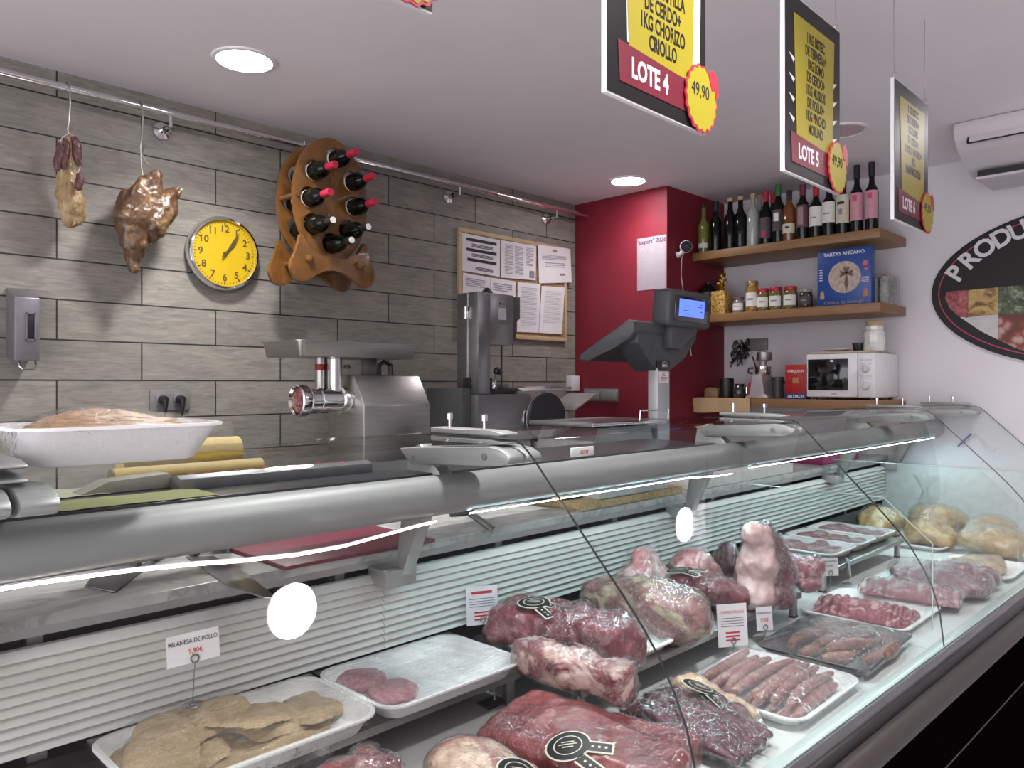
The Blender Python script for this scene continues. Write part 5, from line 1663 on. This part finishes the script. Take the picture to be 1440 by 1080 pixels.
t, sh = pack('beef_end_piece', 'small red beef end behind the rolled joint near the louvres', 'beef', [('s', (1.80, 1.395, .826), (.07, .045, .036), 0)], BEEF, RTOP + .001, 8)
t, sh = pack('bagged_meat', 'pointed bag of pale pink meat behind the rolled joint', 'meat', [('b', (1.98, 1.375, .85), (.105, .07, .06)), ('b', (1.995, 1.38, .90), (.06, .045, .05)), ('b', (1.92, 1.39, .825), (.06, .045, .035))], PALEPINK, RTOP + .001, 11, wrap=((12, .022), (45, .005)))
t, sh = pack('bagged_meat', 'bag of pink meat with orange fat beside the dark joint', 'meat', [('b', (2.145, 1.31, .86), (.075, .07, .06)), ('b', (2.165, 1.28, .84), (.06, .06, .05))], PALEPINK, RTOP + .001, 12, wrap=((12, .020), (45, .005)))
t, sh = pack('beef_pack', 'flat red beef pack with rosette label between rolled joint and upright cut', 'beef', [('b', (1.975, 1.225, .84), (.06, .07, .05)), ('b', (2.03, 1.16, .835), (.06, .07, .045)), ('b', (2.065, 1.11, .82), (.05, .05, .032))], BEEF, RTOP + .001, 14)
rosette(t, sh, (1.965, 1.24, .88), -60, .085)
t, sh = pack('dark_beef_joint', 'dark almost black beef joint standing against the upright cut', 'beef', [('b', (2.245, 1.235, .86), (.04, .055, .07)), ('b', (2.25, 1.24, .895), (.034, .042, .05))], DARKM, RTOP + .001, 16, wrap=((20, .008),))
UPR = meat_mat('upright_cut', (.05, .012, .025, 1), (.13, .03, .045, 1), (.62, .42, .40, 1), .5, 11, (1, 1, .6), .28, .25, cap=('X', .0, -.06))
t, sh = pack('upright_beef_cut', 'tall film-wrapped beef cut standing upright at the shelf edge', 'beef', [('t', [A(1062, 842, .815), A(1066, 815, .86), A(1070, 785, .93), A(1072, 755, .995)], [.05, .075, .066, .042]), ('t', [A(1092, 838, .82), A(1090, 805, .88), A(1086, 765, .97)], [.05, .06, .04]), ('b', A(1060, 752, 1.005), (.038, .036, .036))], UPR, RTOP + .001, 18, disp=((9, .009), (34, .006), (90, .002)), wrap=((24, .012), (70, .003)))
t, sh = pack('pork_piece', 'ragged pink pork piece between the upright cut and the chop trays', 'pork', [('b', (2.395, 1.11, .845), (.07, .065, .045)), ('b', (2.44, 1.06, .852), (.045, .045, .034)), ('b', (2.42, 1.045, .812), (.05, .04, .02))], PORK, RTOP + .001, 20)

# ------------------------------------------------------------------ trays of pork chops on the far raised shelf
zt3 = RTOP + .0006
for k, (x0, x1, y0, y1, lab) in enumerate(((2.80, 3.06, 1.125, 1.43, 'white tray of pork chops closest to the upright cut'), (3.065, 3.27, 1.125, 1.44, 'middle white tray of pork chops on the raised shelf'), (3.275, 3.49, 1.125, 1.44, 'white tray of pork chops closest to the chickens'))):
    tr = foam_tray(x0, x1, y0, y1, zt3, .826, lab, group='trays of pork chops', flare=.018, r=.02)
    ms = []
    for j in range(4):
        me = cutlet((x0 + x1) / 2 + .02 * math.sin(j * 2 + k), y0 + .06 + j * .058, .806 + .008 * (j % 2), .098 if k == 0 else .082, .044, 15 * math.sin(j + k), seed=40 + k * 5 + j, th=.013)
        tag(put('pork_chop', me.copy(), PORK, None, ang=60), ['pork chop on the tray closest to the upright cut', 'pork chop on the middle chop tray', 'pork chop on the tray closest to the chickens'][k], 'pork chop', ['chops on the first chop tray', 'chops on the middle chop tray', 'chops on the last chop tray'][k])
        ms.append(me)
    film_over(tr, x0 + .003, x1 - .003, y0 + .003, y1 - .003, .826, ms, nx=26, ny=28)

# ------------------------------------------------------------------ packs on the case floor
DZ = .7105
tray_b = foam_tray(.82, 1.27, .74, 1.10, DZ, .7225, 'black tray under the large beef joints on the case floor', mat=BLACK, rz=18, name='plastic_tray', flare=.006)
t, sh = pack('beef_leg_joint', 'largest red beef joint with rosette label and ink stamp', 'beef', [('s', (1.135, .915, .762), (.115, .195, .038), 14), ('b', (1.13, .92, .768), (.10, .18, .05), rotz(14))], BEEFDEEP, .7232, 22, disp=((7, .012), (30, .004), (90, .001)), wrap=((18, .003), (60, .001)), smooth=6)
rosette(t, sh, A(793, 1026, .838), -50, .085, .002)
bv = bvh_of(sh)
ctr = A(742, 1042, .835)
m = MB()
for k in range(26):
    a0, a1 = 2 * math.pi * k / 26, 2 * math.pi * (k + .9) / 26
    q = []
    for a, r_ in ((a0, .036), (a1, .036), (a1, .034), (a0, .034)):
        x, y = ctr.x + r_ * math.cos(a) * .9, ctr.y + r_ * .55 * math.sin(a)
        q.append((x, y, fall(bv, x, y, ctr.z) + .0012))
    m.b.faces.new(m.ring(q))
m.build('ink_stamp', plain('stamp_purple', (.12, .02, .06), .5), t, fix=False)
t, sh = pack('fat_covered_joint', 'beef joint with broad pale fat cover and rosette label', 'beef', [('b', (.900, .985, .770), (.085, .095, .058)), ('b', (.875, .93, .765), (.085, .08, .05)), ('b', (.925, .92, .76), (.06, .08, .048))], FATTY, .7232, 25, disp=((10, .012), (40, .003)), wrap=((16, .006), (60, .001)))
rosette(t, sh, A(727, 1070, .825), -35, .075, .002)
t, sh = pack('small_beef_piece', 'small red beef piece with pale rim at the bottom of the view', 'beef', [('s', (.735, 1.08, .768), (.075, .055, .05), 20)], BEEF, DZ + .001, 27)
bagA, bagB = Vector((1.445, 1.00, .735)), Vector((1.405, .72, .735))
shp = []
for k in range(8):
    o = Vector((-.082 + .0235 * k, .006 * math.sin(k * 2.2), 0))
    a, b = bagA + o, bagB + o * .9
    mid = a.lerp(b, .5) + Vector((.010 * math.sin(k * 2), .008 * math.cos(k), .012 + .008 * (k % 2)))
    shp.append(('t', [a, a.lerp(mid, .5) + Vector((0, 0, .008)), mid, mid.lerp(b, .5) + Vector((0, 0, .004)), b], [.009, .016, .0175, .015, .008]))
t, sh = pack('skirt_steak_bag', 'vacuum bag of dark purple skirt steaks with rosette label', 'beef', shp, STRIPM, DZ + .001, 30, vox=.005, smooth=0, disp=((20, .008), (60, .004)), wrap=((34, .012), (90, .005)))
rosette(t, sh, (1.49, .89, .765), -60, .085, .003, True)
fa_, fb_ = Vector((1.535, .985, .745)), Vector((1.525, .775, .742))
t, sh = pack('fat_edge_strip', 'cream fat strip along the purple steak bag', 'fat', [('t', [fa_, fa_.lerp(fb_, .35) + Vector((0, 0, .012)), fa_.lerp(fb_, .7) + Vector((0, 0, .008)), fb_], [.016, .022, .02, .012])], meat_mat('cream_fat', (.55, .34, .22, 1), (.62, .46, .30, 1), (.66, .54, .38, 1), .4, 30, rough=.3, marb=.1), DZ + .001, 33, vox=.005, wrap=((30, .008),))

def link(a, b, r, bow, z, seed=0, up=0.0, n=12):
    a, b = Vector((a[0], a[1], z)), Vector((b[0], b[1], z + up))
    d = (b - a)
    nrm = Vector((-d.y, d.x, 0)).normalized()
    pts = [a.lerp(b, i / n) + nrm * bow * math.sin(math.pi * i / n) for i in range(n + 1)]
    rad = [r * max(.22, math.sin(math.pi * (.05 + .9 * i / n)) ** .4) * (1 + .04 * math.sin(i * 1.9 + seed)) for i in range(n + 1)]
    return MB().tube(pts, rad, 14).mesh()

# thin raw sausages
stt = foam_tray(1.565, 1.925, .695, 1.005, DZ, .738, 'white tray of thin raw sausages under streaky film')
ms = []
rnd = random.Random(3)
THIN = meat_mat('thin_sausage', (.26, .10, .09, 1), (.38, .18, .16, 1), (.52, .36, .33, 1), .35, 45, rough=.25, marb=.15, bump=.15)
for k in range(17):
    lay = k // 9
    y = .728 + (k % 9) * .0295 + .014 * lay
    me = link((1.60 + rnd.uniform(-.012, .02), y + rnd.uniform(-.008, .008)), (1.865 + rnd.uniform(-.03, .015), y + rnd.uniform(-.01, .02)), (.0135), rnd.uniform(-.016, .016), .7295 + .021 * lay, k)
    tag(put('thin_sausage', me.copy(), THIN, None, ang=60), 'thin pale raw sausage on the streaky film-covered tray', 'sausage', 'thin sausages on the white tray')
    ms.append(me)
FILM_STREAK = clear_mat('streaky_film', (.985, .985, .985), 1.6, .03, .04, .015, (.95, .92, .93), ((5, 40, 10), 7, (0, 0, R(8))), 1.0, .005)
film_over(stt, 1.568, 1.922, .698, 1.002, .738, ms, amp=.005, mat=FILM_STREAK)
# fat sausages on the black tray
blk = foam_tray(1.945, 2.345, .705, 1.0, DZ, .742, 'black tray of brown criollo sausages under glossy film', mat=BLACK, name='plastic_tray', r=.015, rz=2)
pairs = [((1125, 893), (1200, 878)), ((1112, 908), (1150, 888)), ((1150, 905), (1195, 885)), ((1165, 912), (1225, 905)), ((1125, 920), (1165, 900)), ((1192, 925), (1240, 898)), ((1180, 897), (1228, 886)), ((1232, 892), (1250, 908)), ((1215, 930), (1262, 905)), ((1140, 886), (1180, 880)), ((1155, 926), (1200, 921))]
ms = []
for k, (a, b) in enumerate(pairs):
    z = .738 + (.022 if k in (6, 3, 2) else 0)
    me = link(A(*a, z).xy, A(*b, z).xy, .0195, .012 * (1 if k % 2 else -1), z, k)
    tag(put('criollo_sausage', me.copy(), SAUSF, None, ang=60), 'plump brown raw sausage on the black tray', 'sausage', 'criollo sausages on the black tray')
    ms.append(me)
FILM_GLOSS = clear_mat('glossy_film', (.985, .985, .985), 2.0, .045, .05, .008, (.9, .9, .92), ((5, 26, 8), 6, (0, 0, R(-30))), .9, .005)
film_over(blk, 1.948, 2.342, .708, .997, .742, ms, amp=.005, mat=FILM_GLOSS, rz=2)
# rib racks
rbt = foam_tray(2.375, 2.755, .745, 1.075, DZ, .732, 'white tray under the uncovered rack of pork ribs')
def rib_rack(name, label, a, b, width, z, nrib=9, seed=0, arch=.02, film=None):
    a, b = Vector((a[0], a[1], z)), Vector((b[0], b[1], z))
    d = b - a
    nrm = Vector((-d.y, d.x, 0)).normalized()
    m = MB()
    nu, nv = 90, 22
    def top(u, v):
        h = .030 * math.sin(math.pi * min(1, max(0, .06 + .88 * u))) ** .35 * math.sin(math.pi * (.08 + .84 * v)) ** .5
        h += (.0042 + .0016 * math.sin(9 * u)) * math.cos(2 * math.pi * nrib * u + 1.6 * math.sin(3.2 * v)) * (1 - .35 * v)
        p = a + d * u + nrm * width * (v - .5) * (1 - .08 * math.sin(6 * u))
        return Vector((p.x, p.y, z + h + arch * math.sin(math.pi * v) + .003 * noise.noise(Vector((p.x * 50, p.y * 50, seed)))))
    g = [[m.b.verts.new(top(i / nu, j / nv)) for j in range(nv + 1)] for i in range(nu + 1)]
    for i in range(nu):
        for j in range(nv):
            m.b.faces.new((g[i][j], g[i + 1][j], g[i + 1][j + 1], g[i][j + 1]))
    ring = [g[i][0] for i in range(nu + 1)] + [g[nu][j] for j in range(1, nv + 1)] + [g[i][nv] for i in range(nu - 1, -1, -1)] + [g[0][j] for j in range(nv - 1, 0, -1)]
    lo = [m.b.verts.new((v.co.x, v.co.y, z)) for v in ring]
    for k in range(len(ring)):
        j = (k + 1) % len(ring)
        m.b.faces.new((ring[k], ring[j], lo[j], lo[k]))
    m.b.faces.new(lo)
    me = m.mesh()
    t = thing(name, label, 'pork ribs', a.lerp(b, .5))
    put('meat', me.copy(), PORK, t, ang=80)
    for k in range(1):
        u = 1.0
        p = a + d * u - nrm * width * .25
        MB().tube([p + Vector((0, 0, .014)) + nrm * .004, p + Vector((0, 0, .013)) - nrm * .005], .0055, 8).build('bone_end', plain('bone_pale', (.62, .5, .47), .5), t)
    return t, me
t, me = rib_rack('rib_rack', 'rack of pork ribs with clear bone ridges, uncovered on its tray', (2.505, 1.045), (2.525, .765), .14, DZ + .0068, 10, 1)
t, me = rib_rack('rib_rack', 'second rack of pork ribs lying partly under glossy film', A(1215, 822, .75), A(1352, 842, .75), .13, DZ + .0225, 9, 4)
put('plastic_wrap', shell(me, .004, ((18, .014), (60, .003)), 9), FILM_GLOSS, t, ang=80)
t, sh = pack('wrapped_rib_bundle', 'large film-wrapped bundle of purple pork ribs near the sill', 'pork ribs', [('b', (3.04, .90, .755), (.13, .10, .044)), ('b', (3.05, .80, .76), (.15, .09, .048)), ('b', (3.02, .735, .752), (.13, .065, .038)), ('b', (3.17, .75, .75), (.08, .07, .036))], meat_mat('purple_ribs', (.10, .025, .042, 1), (.20, .06, .08, 1), (.44, .28, .29, 1), .3, 9, (1, 1, 1), .25, .3), DZ + .001, 44, wrap=((14, .014), (50, .004)), film=FILM_GLOSS)
# chickens
wp = foam_tray(3.68, 4.36, 1.0, 1.44, DZ, .732, 'large white tray below the whole chickens')
t2 = foam_tray(3.29, 3.63, .67, .95, DZ, .732, 'white tray of flattened chicken under film by the sill')
cks = [([(3.86, 1.345, .785), (3.93, 1.31, .78)], (.10, .085, .072), 'yellow chicken by the louvres, closest to the chop trays'), ([(3.84, 1.12, .775)], (.095, .085, .06), 'bright yellow chicken piece between the wrapped whole birds'),
       ([(4.13, 1.17, .785), (4.20, 1.14, .78)], (.125, .11, .072), 'whole chicken in sparkling film, middle of the row'), ([(4.07, .90, .775), (4.12, .92, .77)], (.12, .11, .062), 'chicken in film with brown joints showing'), ([(3.80, .86, .775), (3.80, .80, .77)], (.125, .11, .06), 'plump beige chicken beside the sill')]
for k, (pp, r_, lab) in enumerate(cks):
    shp = [('b', Vector(q), tuple(c * (1 - .1 * i) for c in r_)) for i, q in enumerate(pp)]
    c = Vector(pp[0])
    if k in (0, 2):
        shp.append(('t', [c + Vector((-.06, -.03, -.01)), c + Vector((-.10, -.05, -.02))], [.035, .02]))
    else:
      shp.append(('t', [c + Vector((-.03, -.05, -.01)), c + Vector((-.06, -.10, -.02)), c + Vector((-.07, -.12, -.025))], [.045, .032, .018]))
      shp.append(('t', [c + Vector((.02, -.07, -.005)), c + Vector((-.02, -.125, -.02))], [.04, .022]))
    t, sh = pack('whole_chicken', lab, 'chicken', shp, CHICK, DZ + .007, 50 + k, vox=.008, wrap=((16, .014), (60, .005)), film=FILM_GLOSS if k != 1 else FILM)
    if k == 1:
        rings = []
        for r_, z in ((.085, .815), (.055, .87), (.024, .925), (.009, .955), (.022, .985), (.05, 1.03)):
            rings.append([(3.84 + r_ * math.cos(a) * (1 + .25 * math.sin(7 * a)), 1.12 + r_ * math.sin(a) * (1 + .25 * math.cos(5 * a)), z + .006 * math.sin(9 * a)) for a in (2 * math.pi * q / 40 for q in range(40))])
        MB().loft(rings, True, False, False).build('bag_neck', FILM, t, ang=80)
t, sh = pack('flattened_chicken', 'flat yellow chicken on the film-covered tray by the sill', 'chicken', [('b', (3.43, .85, .736), (.07, .06, .024)), ('b', (3.49, .80, .738), (.08, .08, .028)), ('b', (3.43, .76, .736), (.065, .05, .022))], CHICK, DZ + .007, 60, wrap=((16, .008),), film=FILM_GLOSS)

# ------------------------------------------------------------------ price cards
def price_card(px, py, Y, w, h, label, lines, yaw=0, base_px=None, zb=None, heads=(), bars=(), wire=True):
    p = at(px, py, Y=Y)
    t = thing('price_card', label, 'price card', (p.x, p.y, p.z))
    rot = rotz(yaw)
    F = frame(p, rot @ Vector((1, 0, 0)), Vector((0, .12, 1)))
    cdm = MB()
    flat(cdm, F, rect(-w / 2, w / 2, -h / 2, h / 2), -.0008, 0)
    c = cdm.build('card', PAPER, t)
    for (s, size, u, v, mat, xs) in heads:
        write('lettering', s, size, F, u, v, mat, c, xs=xs, bold=size * .004, ext=.0001)
    for mat in {b[4] for b in bars}:
        m = MB()
        for b in bars:
            if b[4] is mat:
                flat(m, F, rect(*b[:4]), .0002, .0006)
        m.build('small_print', mat, c)
    if wire and zb is not None:
        b = Vector((p.x, p.y + .004, zb))
        pts = []
        for k in range(40):
            a = 2 * math.pi * k / 13
            r_ = .019 - .015 * k / 39
            pts.append(b + Vector((r_ * math.cos(a), r_ * math.sin(a), .0015)))
        q = F @ Vector((0, -h * .42, .003))
        pts += [b + Vector((0, 0, .004)), Vector((q.x, q.y, q.z - .01))]
        for k in range(22):
            a = 2 * math.pi * k / 11 - 1.57
            r_ = .0085 - .003 * k / 22
            pts.append(F @ Vector((r_ * math.cos(a), -h * .36 + r_ * math.sin(a), .003)))
        MB().tube(pts, .0009, 6).build('wire_stand', STEEL_DARK, t)
    return t
price_card(272, 910, 1.385, .096, .054, 'white card lettered MILANESA DE POLLO on a wire spiral', [], 0, zb=.866, heads=(('MILANESA DE POLLO', .0115, 0, .012, INK, .82), ('9,90\u20ac', .0125, .004, -.006, REDINK, .9)))
def blurb(w, h):
    return [(-w * .40, w * .40, h * .16 - k * h * .065, h * .18 - k * h * .065, GREYINK) for k in range(4)] + [(-w * .25, w * .25, -h * .2 - k * h * .09, -h * .16 - k * h * .09, REDINK) for k in range(3)]
price_card(678, 851, 1.45, .086, .098, 'white text card with red heading above the labelled beef joint', [], -25, zb=RTOP + .001, heads=(), bars=blurb(.086, .098) + [(-.028, .028, .029, .036, REDINK)])
price_card(1030, 879, 1.025, .088, .112, 'large white text card reading CHORIZO CRIOLLO in red', [], -32, zb=.7125, heads=(('CHORIZO CRIOLLO', .0105, 0, .034, REDINK, .75),), bars=blurb(.084, .108))
price_card(1075, 870, 1.02, .052, .066, 'small white card with black heading and red price beside the large text card', [], -30, zb=.7125, heads=(('CHORIZO CRIOLLO', .0072, 0, .016, INK, .75), ('9,95\u20ac', .016, 0, -.004, REDINK, .7)))
price_card(1167, 797, 1.09, .064, .062, 'small white card lettered COSTILLA DE CERDO by the chop shelf', [], -36, zb=.7125, heads=(('COSTILLA DE CERDO', .0076, 0, .018, INK, .75), ('SIN PIEL', .0085, 0, .003, INK, .8), ('6,95\u20ac', .0125, 0, -.014, plain('orange_ink', (.6, .2, .05), .5), .8)))
price_card(1193, 797, 1.10, .06, .062, 'white card seen nearly edge-on beside the chop shelf', [], 36, zb=.7125)
cl = thing('card_holder', 'small black card holder base beside the beef shelf leg', 'card holder', (1.235, 1.15, DZ))
pz = A(692, 990, DZ)
MB().box(pz.x - .03, pz.x + .03, pz.y - .02, pz.y + .02, DZ, DZ + .008, .003).build('base', BLACK, cl)
MB().tube([(pz.x + .008, pz.y, DZ + .006), (pz.x + .014, pz.y + .01, DZ + .07)], .0022, 8).build('rod', STEEL, cl)

# ------------------------------------------------------------------ things on the marble worktop
MZ = 1.0565
def slab(name, px, z0, th, mat, label, cat):
    q = [at(x, y, Z=z0) for x, y in px]
    return MB().prism([(p.x, p.y) for p in q], 'Z', z0, z0 + th, .0006)
BLADE = plain('knife_steel', (.36, .37, .38), .3, .95, var=.05)
k1 = thing('cleaver', 'dark steel cleaver lying on the marble worktop', 'cleaver', at(170, 815, Z=MZ))
slab('b', [(119, 826), (127, 815), (176, 802), (232, 785), (204, 802), (162, 834)], MZ, .003, 0, 0, 0).build('blade', plain('blade_dark', (.16, .165, .18), .35, .9), k1)
p, q = at(218, 790, Z=MZ), at(240, 776, Z=MZ)
MB().tube([p + Vector((0, 0, .012)), q + Vector((0, 0, .012))], [.009, .0115], 10).build('handle', BLACK, k1)
k2 = thing('butcher_knife', 'pale steel knife with its tip over the worktop edge', 'knife', at(330, 810, Z=MZ))
slab('b', [(262, 784), (300, 783), (345, 806), (389, 842), (372, 842), (318, 824)], MZ, .0025, 0, 0, 0).build('blade', BLADE, k2)
p, q = at(276, 783, Z=MZ), at(262, 757, Z=MZ)
MB().tube([p + Vector((0, 0, .012)), q + Vector((0, 0, .012))], [.010, .0115], 10).build('handle', BLACK, k2)
tag(MB().box(.814, 1.222, 1.472, 2.03, MZ, MZ + .009, .003).build('cutting_board', MAROON), 'maroon plastic cutting board on the marble worktop', 'cutting board')
hs = thing('sharpening_steel', 'thin steel tool lying across the marble worktop', 'sharpening steel', at(680, 740, Z=MZ))
p, q = at(697, 752, Z=MZ), at(660, 724, Z=MZ)
MB().tube([p + Vector((0, 0, .009)), p.lerp(q, .9) + Vector((0, 0, .009))], [.0085, .0075], 10).build('rod', BLADE, hs)
MB().tube([p.lerp(q, .9) + Vector((0, 0, .011)), q + Vector((0, 0, .011)), q + Vector((-.06, .02, .011))], .011, 10).build('handle', DARK, hs)
p = at(787, 706, Z=MZ)
tag(MB().lathe([(0, 0), (.055, 0), (.10, .030), (.10, .032), (.055, .004), (0, .004)], (p.x - .03, p.y, MZ), n=36).build('shallow_dish', DARK), 'dark shallow dish on the marble behind the lamp tube', 'dish')
CHIP = NT('chipboard')
CHIP.bsdf(CHIP.ramp(CHIP.noise(CHIP.coord(), 110, 4, .7), [(.35, (.36, .24, .11, 1)), (.65, (.58, .44, .25, 1))]), .8)
tag(MB().box(1.83, 2.40, 1.505, 1.70, MZ, MZ + .024, .001).build('chipboard_panel', CHIP.m), 'chipboard panel on the worktop under the white flat box', 'board')
tag(MB().box(1.93, 2.318, 1.514, 1.69, MZ + .0245, MZ + .074, .002).build('flat_box', plain('box_offwhite', (.60, .62, .62), .5)), 'white flat box lying on the chipboard panel', 'box')
tag(MB().box(2.47, 3.30, 1.50, 1.70, MZ, MZ + .042, .004).build('foam_slab', plain('foam_slab_white', (.58, .56, .53), .6)), 'long pale foam slab lying on the far worktop', 'foam slab')
tag(MB().box(3.70, 4.15, 1.53, 1.75, MZ, MZ + .055, .004).build('plastic_crate', plain('crate_magenta', (.30, .03, .12), .45)), 'magenta flat crate at the far end of the worktop', 'crate')

# service shelf under the top glass
SZ = 1.2535
GREENP = plain('green_paper', (.20, .21, .075), .7, var=.06, vscale=10)
def rag(x0, x1, y0, y1, seed):
    return MB().sheet(24, 14, lambda u, v: (x0 + (x1 - x0) * u, y0 + (y1 - y0) * v + .006 * noise.noise(Vector((u * 6, seed, 0))), SZ + .001 + .004 * abs(noise.noise(Vector((u * 5, v * 3, seed))))))
tag(rag(.305, .60, 1.318, 1.43, 1).build('green_paper', GREENP), 'sheets of olive green wrapping paper on the smoked shelf', 'paper')
tag(rag(.28, .47, 1.47, 1.59, 5).build('pale_green_paper', plain('pale_green', (.28, .29, .20), .7)), 'pale green paper sheet behind the olive paper', 'paper')
cu = thing('paper_cutter', 'grey paper cutter bar with slanted end on the smoked shelf', 'paper cutter', (.66, 1.44, SZ))
MB().prism([(1.425, SZ), (1.425, SZ + .020), (1.445, SZ + .026), (1.475, SZ + .020), (1.475, SZ)], 'X', .575, 1.0, .001).build('cutter_bar', plain('cutter_grey', (.20, .20, .205), .35, .6), cu)
MB().prism([(.42, SZ + .0005), (.60, SZ + .0005), (.575, SZ + .028), (.47, SZ + .022)], 'Y', 1.478, 1.53, .002).build('end_bracket', plain('bracket_grey', (.22, .21, .17), .5), cu)
m = MB()
for k in range(12):
    m.box(.60 + k * .03, .612 + k * .03, 1.446, 1.452, SZ + .0262, SZ + .0272)
m.build('scale_marks', REDINK, cu)
YP = plain('yellow_paper', (.40, .30, .09), .6, var=.04)
rl = thing('paper_roll', 'slim yellow paper roll lying on the smoked shelf behind the cutter', 'paper roll', (.62, 1.56, SZ))
MB().tube([(.50, 1.556, SZ + .0185), (.80, 1.556, SZ + .0185)], .018, 24).build('paper', YP, rl)
MB().lathe([(.0, 0), (.017, 0), (.017, -.003), (0, -.003)], (.4995, 1.556, SZ + .0185), 'X', 20).build('core_end', plain('core_brown', (.16, .12, .08), .6), rl)
r2 = thing('paper_roll', 'thick yellow paper roll standing higher behind the film-wrapped pie tray', 'paper roll', (.6, 1.78, MZ))
MB().tube([(.58, 1.76, 1.292), (.845, 1.76, 1.292)], .033, 30).build('paper', YP, r2)
for x in (.60, .80):
    MB().box(x, x + .012, 1.72, 1.80, MZ, 1.27, .002).build('stand', STEEL_DARK, r2)
nt_ = thing('name_plate', 'small white plate with red lettering standing on the smoked shelf', 'name plate', (1.61, 1.325, SZ))
MB().box(1.562, 1.657, 1.318, 1.324, SZ, SZ + .026, .002).build('plate', WHITE, nt_)
m = MB()
for k in range(6):
    x = 1.595 + k * .0065
    m.box(x, x + .002, 1.3172, 1.3182, SZ + .008, SZ + .017).box(x + .002, x + .0045, 1.3172, 1.3182, SZ + (.015 if k % 2 else .008), SZ + (.017 if k % 2 else .010))
m.build('red_strokes', REDINK, nt_)

# tray standing on the top glass
pt_ = foam_tray(.243, .527, 1.105, 1.325, GLZ + .0008, GLZ + .055, 'white deep tray with brown loaf-like meat standing on the top glass', flare=.032, lip=.008, r=.03)
BROWN = meat_mat('brown_loaf', (.34, .17, .07, 1), (.52, .33, .17, 1), (.58, .42, .27, 1), .4, 9, (1, 1, 1), .4, .05, bump=.3)
me = organic([('b', (.37, 1.215, GLZ + .042), (.10, .075, .032)), ('b', (.43, 1.215, GLZ + .040), (.065, .065, .026)), ('b', (.32, 1.21, GLZ + .038), (.05, .06, .022))], .006, 3, ((14, .006), (40, .002)), GLZ + .0065, 71)
lo = tag(put('meat_loaf', me.copy(), BROWN, None, ang=80), 'brown domed meat wrapped on the tray over the glass', 'meat loaf')
film_over(pt_, .246, .524, 1.108, 1.322, GLZ + .055, [me], drop=.045, amp=.001, mat=FILM)

# end wall odds and ends inside the case
pn = thing('ballpoint_pen', 'blue pen on a curled white cord at the end wall', 'pen', (4.478, 1.10, 1.14))
a, b = at(1347, 628, X=4.465), at(1366, 610, X=4.472)
MB().tube([a, b], [.004, .005], 8).build('barrel', plain('pen_blue', (.02, .04, .3), .3), pn)
MB().tube([b, at(1374, 606, X=4.478), at(1382, 615, X=4.48), at(1393, 624, X=4.48), at(1402, 630, X=4.48), at(1398, 634, X=4.48), at(1384, 632, X=4.48)], .003, 6).build('cord', WHITE, pn)
